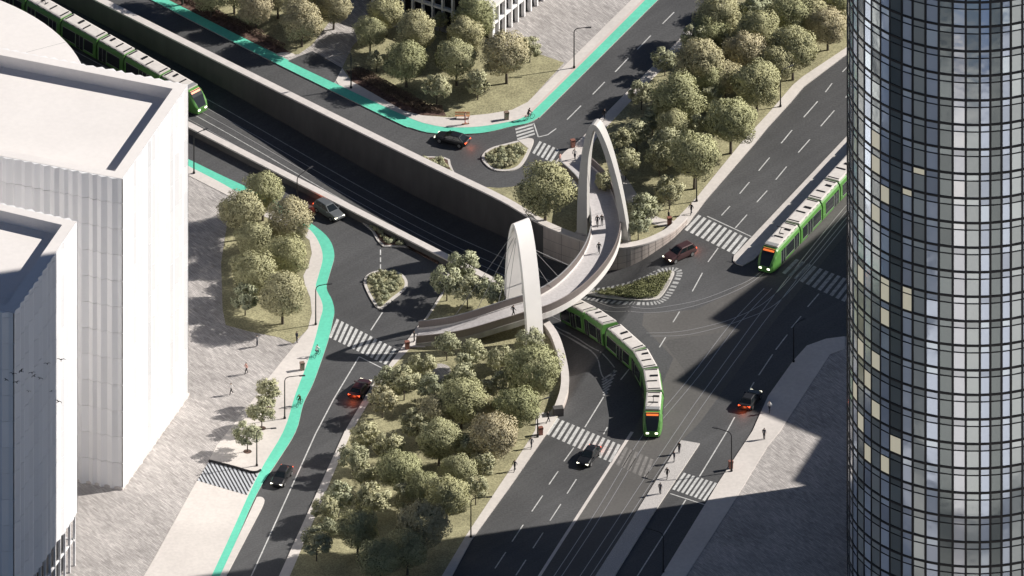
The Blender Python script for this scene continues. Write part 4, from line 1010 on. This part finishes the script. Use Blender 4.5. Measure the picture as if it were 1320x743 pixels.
# shrubs
def shrub_mesh(seed, m):
    rnd = random.Random(seed); cents = []
    for k in range(7):
        a = rnd.uniform(0, 6.28); q = rnd.uniform(.1, .42); cents.append((Vector((math.cos(a)*q, math.sin(a)*q, rnd.uniform(.25, .55))), (.33, .33, .28), 60))
    vs, fs = leaf_cloud(rnd, cents, .2, .4); me = bpy.data.meshes.new('shrub'); me.from_pydata([tuple(v) for v in vs], [], fs); me.materials.append(m); leaf_normals(me); return me
SM = [shrub_mesh(i, M['leafS']) for i in range(4)]
def inside(p, poly):
    c = False; n = len(poly)
    for i in range(n):
        a, d = poly[i], poly[i-1]
        if (a.y > p.y) != (d.y > p.y) and p.x < (d.x-a.x)*(p.y-a.y)/(d.y-a.y)+a.x: c = not c
    return c
def scatter(poly, n, dmin, edge=.35):
    x0, x1 = min(p.x for p in poly), max(p.x for p in poly); y0, y1 = min(p.y for p in poly), max(p.y for p in poly); out = []
    inn = inset(poly, edge)
    for _ in range(4000):
        q = Vector((trnd.uniform(x0, x1), trnd.uniform(y0, y1), 0))
        if inside(q, poly) and inside(q, inn) and all((q-o).length > dmin for o in out): out.append(q)
        if len(out) >= n: break
    return out
for nm, n_, lab in (('near teardrop', 34, 'low sage shrub crowded in the teardrop island on the left road'), ('far teardrop', 44, 'low sage shrub crowded in the teardrop island by the top crossings'), ('near wedge', 40, 'low sage shrub in the wedge bed against the near capped wall'), ('far wedge', 40, 'low sage shrub in the wedge bed against the far coping')):
    for q in scatter(isl[nm], n_, .62, .5):
        qx = 660+q.x*K
        if nm == 'far teardrop' and qx > 673: continue
        if (nm == 'near wedge' and not 477 < qx < 523) or (nm == 'far wedge' and not 543 < qx < 582): continue
        o = link('shrub', SM[trnd.randrange(4)], None, (q.x, q.y, .16)); o.rotation_euler = (0, 0, trnd.uniform(0, 6)); s_ = trnd.uniform(.62, .98); o.scale = (s_, s_, s_*.85)
        tag(o, lab, 'shrub', 'shrubs in the '+nm+' bed')
def hedge(label, poly, h, m, n, zoff=True, size=.2):
    vs, fs = [], []; rnd = random.Random(n); x0, x1 = min(p.x for p in poly), max(p.x for p in poly); y0, y1 = min(p.y for p in poly), max(p.y for p in poly); k = 0
    while k < n:
        q = Vector((rnd.uniform(x0, x1), rnd.uniform(y0, y1), 0))
        if not inside(q, poly): continue
        k += 1; hh = h*(.75+.5*noise.noise(q*.9)); p = q+Vector((0, 0, (gz(q.x, q.y) if zoff else 0)+.12+hh*rnd.random()**.45))
        nn = Vector((rnd.uniform(-1, 1), rnd.uniform(-1, 1), rnd.uniform(.1, 1.2))).normalized(); u = nn.orthogonal().normalized(); u = Matrix.Rotation(rnd.uniform(0, 6.28), 3, nn) @ u; w = nn.cross(u)
        s1, s2 = size*rnd.uniform(.6, 1.2), size*rnd.uniform(.4, .8); o = len(vs)
        vs += [p-u*s1*.5, p-w*s2*.5, p+u*s1*.5, p+w*s2*.5]; fs.append((o, o+1, o+2, o+3))
    me = bpy.data.meshes.new('hedge'); me.from_pydata([tuple(v) for v in vs], [], fs); me.materials.append(m); me.update(); return tag(link('hedge', me), label, 'hedge')
hedge('low clipped green hedge filling the island at the underpass mouth', hin, .55, M['leafH'], 9000)
hedge('russet hedge row along the shaded top left lane', px([(150, -38), (250, 10), (340, 53), (364, 66), (368, 61), (345, 48), (255, 3), (160, -42)]), .6, M['leafR'], 6000)
hedge('russet hedge row along the shaded pavement under the top trees', px([(452, 96), (520, 137), (543, 145), (572, 148), (570, 140), (545, 134), (470, 92), (458, 90)]), .6, M['leafR'], 6500)
# ------------------------------------------------------------------ people
def skin_mesh(verts, edges, radii, root=0):
    me = bpy.data.meshes.new('tmp'); me.from_pydata(verts, edges, []); o = bpy.data.objects.new('tmp', me); COL.objects.link(o)
    m = o.modifiers.new('s', 'SKIN')
    for i, r_ in enumerate(radii): me.skin_vertices[0].data[i].radius = r_
    me.skin_vertices[0].data[root].use_root = True
    sd = o.modifiers.new('d', 'SUBSURF'); sd.levels = 1; sd.render_levels = 1
    dg = bpy.context.evaluated_depsgraph_get(); dg.update(); ev = o.evaluated_get(dg); res = bpy.data.meshes.new_from_object(ev)
    bpy.data.objects.remove(o); return res
def person_mesh(pose):
    # z up, facing +x
    if pose == 'sit':
        V = [(0, 0, 1.0), (.1, 0, 1.22), (.22, 0, 1.45), (.27, 0, 1.55), (.31, 0, 1.66), (.30, 0, 1.76),
             (0, .1, .98), (.30, .12, .78), (.22, .12, .38), (.33, .12, .33), (0, -.1, .98), (.36, -.12, .92), (.30, -.12, .55), (.41, -.12, .5),
             (.2, .2, 1.42), (.40, .24, 1.22), (.62, .2, 1.12), (.2, -.2, 1.42), (.40, -.24, 1.22), (.62, -.2, 1.12)]
    else:
        st = {'walk': .26, 'stand': .04, 'stride': .34}[pose]; ar = {'walk': .2, 'stand': .03, 'stride': .28}[pose]
        V = [(0, 0, .95), (0, 0, 1.18), (.01, 0, 1.43), (.02, 0, 1.52), (.04, 0, 1.62), (.04, 0, 1.72),
             (0, .09, .92), (st*.6, .10, .50), (st*.8, .10, .08), (st*.8+.16, .11, .04), (0, -.09, .92), (-st*.3, -.10, .50), (-st*1.1, -.10, .10), (-st*1.1+.14, -.11, .05),
             (0, .2, 1.40), (-ar*.6, .25, 1.14), (-ar*.5, .25, .88), (0, -.2, 1.40), (ar*.5, -.25, 1.14), (ar*1.2, -.24, .92)]
    E = [(0, 1), (1, 2), (2, 3), (3, 4), (4, 5), (0, 6), (6, 7), (7, 8), (8, 9), (0, 10), (10, 11), (11, 12), (12, 13), (2, 14), (14, 15), (15, 16), (2, 17), (17, 18), (18, 19)]
    rd = [(.15, .12), (.14, .11), (.15, .11), (.06, .06), (.10, .09), (.085, .085), (.10, .10), (.07, .07), (.05, .05), (.045, .04), (.10, .10), (.07, .07), (.05, .05), (.045, .04), (.07, .07), (.05, .05), (.04, .04), (.07, .07), (.05, .05), (.04, .04)]
    me = skin_mesh(V, E, rd)
    for k in range(4): me.materials.append(None)
    hd, sh_, hip = Vector(V[4]), Vector(V[2]), Vector(V[0]); hands = [Vector(V[16]), Vector(V[19])]
    for f in me.polygons:
        c = f.center
        if c.z > V[5][2]-.06 or (c.z > V[4][2]-.04 and c.x < V[4][0]-.02): i = 3
        elif c.z > V[3][2]-.02 or min((c-h_).length for h_ in hands) < .09: i = 2
        elif c.z > hip.z+.03 or abs(c.y) > .2 and pose != 'sit': i = 1
        else: i = 0
        f.material_index = i
    me.polygons.foreach_set('use_smooth', [True]*len(me.polygons)); return me
PM = {k: person_mesh(k) for k in ('walk', 'stand', 'stride', 'sit')}
def person(at, head_to, pose, top, legs, label, z=None, hair='hair', lift=0):
    p = at if isinstance(at, Vector) else (Pg(*at, .14) if z is None else P(at[0], at[1], z))
    o = link('person', PM[pose], None, p+Vector((0, 0, lift))); a = head_to; o.rotation_euler = (0, 0, R(a))
    me = PM[pose]
    for i, mname in enumerate((legs, top, 'skin', hair)):
        o.material_slots[i].link = 'OBJECT'; o.material_slots[i].material = M[mname]
    return tag(o, label, 'person', 'people on foot and on wheels')
PP = [((331.5, 446.6), 160, 'stand', 'greyc', 'navy', 'person standing on the cobbles at the edge of the tree shade'), ((382.6, 442), 30, 'stand', 'navy', 'blackc', 'person in dark clothes on the pavement where the lawn ends'),
      ((317.5, 482), 200, 'walk', 'pinkc', 'blackc', 'person in pink top walking across the left plaza'), ((298, 508.5), 215, 'stride', 'whitec', 'blackc', 'person in white shirt striding across the left plaza'),
      ((875.5, 584), 235, 'stand', 'blackc', 'navy', 'person at the tip of the speckled tram platform'), ((869, 596), 200, 'stand', 'navy', 'greyc', 'second person from the tip of the tram platform'),
      ((860, 617), 240, 'walk', 'blackc', 'blackc', 'third person from the tip of the tram platform, with bulky jacket'), ((851, 637), 60, 'stand', 'navy', 'navy', 'person farthest from the tip of the tram platform'),
      ((985, 566.6), 60, 'stand', 'navy', 'blackc', 'person alone on the sunlit right pavement'), ((992, 531.5), 240, 'walk', 'whitec', 'navy', 'person in white top at the shadow line on the right pavement'),
      ((706.5, 545), 30, 'stride', 'blackc', 'blackc', 'person in black starting over the wide zebra crossing'), ((685, 578), 235, 'walk', 'greyc', 'navy', 'person walking below the red bin on the park pavement'),
      ((663.5, 607.5), 235, 'stride', 'navy', 'blackc', 'person walking farthest down the park pavement'), ((891, 276.5), 230, 'walk', 'blackc', 'navy', 'person on the pavement at the upper end of the right zebra crossing'),
      ((862, 285.7), 200, 'stand', 'navy', 'blackc', 'person on the pale path between the small trees'), ((779, 155), 60, 'walk', 'blackc', 'navy', 'person walking in tree shade behind the far arch'),
      ((722, 212), 150, 'walk', 'pinkc', 'greyc', 'person in pink stepping onto the upper crossing'), ((741, 206), 250, 'walk', 'whitec', 'navy', 'person in white at the far landing of the footbridge'),
      ((534, 441), 180, 'stand', 'blackc', 'blackc', 'person in black at the lower landing of the footbridge'), ((478, 521), 55, 'walk', 'whitec', 'blackc', 'person on the narrow pavement beside the dark red car')]
for a in PP: person(*a)
def bridge_z(px_, py_):
    best = None
    for q in BP:
        e = (660+q.x*K-px_)**2+(371.5-K*(q.y*S+q.z*CZ)-py_)**2
        if best is None or e < best[0]: best = (e, q.z)
    return best[1]
for (x, y), a, ps, t_, l_, lab in [((661.5, 408), 30, 'stride', 'blackc', 'blackc', 'person in black walking on the left part of the footbridge'), ((772, 327), 80, 'walk', 'blackc', 'navy', 'person walking alone on the sunlit side of the bridge curve'),
                              ((770, 292), 260, 'walk', 'navy', 'blackc', 'person in the shade of the far arch on the bridge deck'), ((776, 291), 255, 'stand', 'blackc', 'greyc', 'companion on the right in the shade of the far arch')]:
    person((x, y), a, ps, t_, l_, lab, z=bridge_z(x, y)+.005)
# cyclists
def bicycle(p, rz, label):
    root = thing('bicycle', label, 'bicycle', p, rz, 'bicycles on the turquoise lanes')
    for x in (-.52, .52):
        b = MB(); b.tube([(x+.33*math.cos(t), 0, .34+.33*math.sin(t)) for t in [i*math.pi/10 for i in range(21)]], .025, 6, cap=False); b.build('wheel', M['tyre'], root)
    b = MB(); b.tube([(-.52, 0, .34), (-.15, 0, .85), (.38, 0, .85), (-.05, 0, .32), (-.52, 0, .34)], .022, 6); b.tube([(-.05, 0, .32), (-.18, 0, .92)], .022, 6); b.tube([(.52, 0, .34), (.38, 0, .85), (.34, 0, 1.02)], .022, 6); b.build('frame', M['dark'], root)
    b = MB(); b.tube([(.42, .24, 1.06), (.34, .1, 1.03), (.34, -.1, 1.03), (.42, -.24, 1.06)], .018, 6); b.build('handlebar', M['black'], root)
    b = MB(); b.box((-.19, 0, .94), (.26, .14, .06)); b.build('saddle', M['black'], root)
for (x, y), ax, t_, l_, lab, lab2 in [((682, 154.5), 35, 'blackc', 'greyc', 'bicycle on the turquoise lane near the top crossings', 'cyclist in black on the sunny top turquoise lane'),
                                ((408.5, 459.5), 60, 'whitec', 'navy', 'bicycle on the left lane level with the zebra crossing', 'cyclist in white on the left turquoise lane'), ((386, 523), 240, 'greenc', 'blackc', 'bicycle on the left lane across from the dark red car', 'cyclist in green lower down the left turquoise lane')]:
    p = P(x, y, .135); bicycle(p, R(ax), lab); person(p-Vector((math.cos(R(ax)), math.sin(R(ax)), 0))*.2, ax, 'sit', t_, l_, lab2)
# scooter rider by the bench
p = P(600, 160.5, .15); root = thing('kick_scooter', 'kick scooter ridden past the orange bench', 'scooter', p, R(10))
b = MB(); b.box((0, 0, .12), (.8, .14, .05)); b.build('footboard', M['wood'], root); b = MB(); b.tube([(.38, 0, .08), (.33, 0, 1.0)], .025, 6); b.tube([(.33, .22, 1.0), (.33, -.22, 1.0)], .02, 6); b.build('handlebar', M['wood'], root)
for x in (-.42, .42):
    b = MB(); b.tube([(x, -.03, .07), (x, .03, .07)], .07, 10); b.build('wheel', M['tyre'], root)
person(p-Vector((.05, 0, 0)), 10, 'stand', 'pinkc', 'redc', 'person in pink and red riding a kick scooter', lift=.12)
# bench
p = P(596, 153, .15); root = thing('bench', 'orange timber bench on the curved top pavement', 'bench', p, R(-2))
b = MB()
for y in (-.15, 0, .15): b.box((0, y, .45), (1.9, .12, .05))
b.build('seat', M['wood'], root); b = MB()
for z in (.65, .8): b.box((0, .26, z), (1.9, .05, .11))
b.build('backrest', M['wood'], root)
for x in (-.8, .8):
    b = MB(); b.box((x, 0, .21), (.07, .45, .42)); b.build('leg', M['black'], root)
# bins
def litter_bin(at, m, label):
    p = Pg(*at, .15); root = thing('litter_bin', label, 'bin', p, R(20), 'litter bins on the pavements')
    b = MB(); b.box((0, 0, .5), (.48, .44, .9), tp=1.08); b.build('body', m, root)
    b = MB(); b.box((0, 0, 1.12), (.58, .53, .08)); b.box((-.27, 0, 1.0), (.05, .5, .2)); b.box((.27, 0, 1.0), (.05, .5, .2)); b.build('lid', m, root)
    b = MB(); b.box((0, 0, .03), (.5, .45, .06)); b.build('base', M['dark'], root)
for at, m, lab in [((653, 154), M['binb'], 'brown bin on the top pavement between bench and cyclist'), ((389.5, 477), M['binb'], 'brown bin on the left pavement below the zebra crossing'), ((525, 450), M['bin'], 'rust red bin at the lower landing of the footbridge'), ((697, 560.5), M['bin'], 'rust red bin under the lamp by the wide crossing'), ((942, 604), M['bin'], 'rust red bin at the lamp on the right pavement'), ((863, 290), M['bin'], 'rust red bin at the tip of the long park'), ((738.5, 190), M['bin'], 'rust red bin near the far landing of the footbridge')]: litter_bin(at, m, lab)
# birds
def bird(at, z, rz, label, s_=1.0):
    root = thing('bird', label, 'bird', P(at[0], at[1], z), rz, 'flock of birds before the white facade'); root.scale = (s_,)*3
    b = MB(); b.tube([(-.25, 0, 0), (-.08, 0, 0), (.12, 0, .01), (.24, 0, .02)], [.02, .06, .06, .02], 6); b.add([(-.2, -.01, 0), (-.38, -.08, 0), (-.38, .08, 0)], [(0, 1, 2)]); b.build('body', M['black'], root)
    for sy in (-1, 1):
        b = MB(); b.loft([[(.1, sy*.03, .02), (-.1, sy*.03, .03), (0, sy*.03, 0)], [(.12, sy*.3, .13), (-.06, sy*.3, .14), (.02, sy*.3, .11)], [(-.02, sy*.62, .06), (-.08, sy*.62, .065), (-.05, sy*.62, .05)]]); b.build('wing', M['black'], root)
bl2 = [(78.7, 464, 1.1), (60.8, 469, .8), (27, 478.7, 1.0), (16.8, 482, .9), (41, 481, .8), (43.5, 485, .8), (51.5, 488, .8), (8, 490, .8), (21, 493, .9), (37, 504.6, .6), (66, 504.6, .5), (75.3, 518, 1.0)]
for i, (x, y, s_) in enumerate(sorted(bl2)):
    bird((x, y), 47+(i % 3), R(40+i*37 % 120), f'dark flying bird, {ORD[i]} from the left in the flock', s_)
# ------------------------------------------------------------------ light, camera, render
w = bpy.data.worlds.new('World'); SC.world = w; w.use_nodes = True; nt = w.node_tree
bg = nt.nodes['Background']; sk = nt.nodes.new('ShaderNodeTexSky'); sk.sky_type = 'NISHITA'; sk.sun_disc = False; sk.air_density = .5; sk.dust_density = .4; sk.ozone_density = 1.0
to = Vector((1.5, .42, 1.0)).normalized(); el = math.asin(to.z)
sk.sun_elevation = el; sk.sun_rotation = math.atan2(to.x, to.y); nt.links.new(sk.outputs[0], bg.inputs[0]); bg.inputs[1].default_value = .05
sl = bpy.data.lights.new('sun', 'SUN'); sl.energy = 5.0; sl.angle = R(.5); sl.color = (1, .95, .885)
so = link('sun', sl, None, (0, 0, 200)); so.rotation_euler = (-to).to_track_quat('-Z', 'Y').to_euler()
cd = bpy.data.cameras.new('camera'); cd.type = 'ORTHO'; cd.ortho_scale = 132.0; cd.clip_start = 1; cd.clip_end = 4000
co = link('camera', cd); d = Vector((0, CZ, -S)).normalized(); co.location = -d*420; co.rotation_euler = d.to_track_quat('-Z', 'Y').to_euler(); SC.camera = co
vs = SC.view_settings; vs.view_transform = 'Standard'; vs.look = 'None'; vs.gamma = 1; vs.exposure = .38
SC.cycles.max_bounces = 6; SC.cycles.use_denoising = True
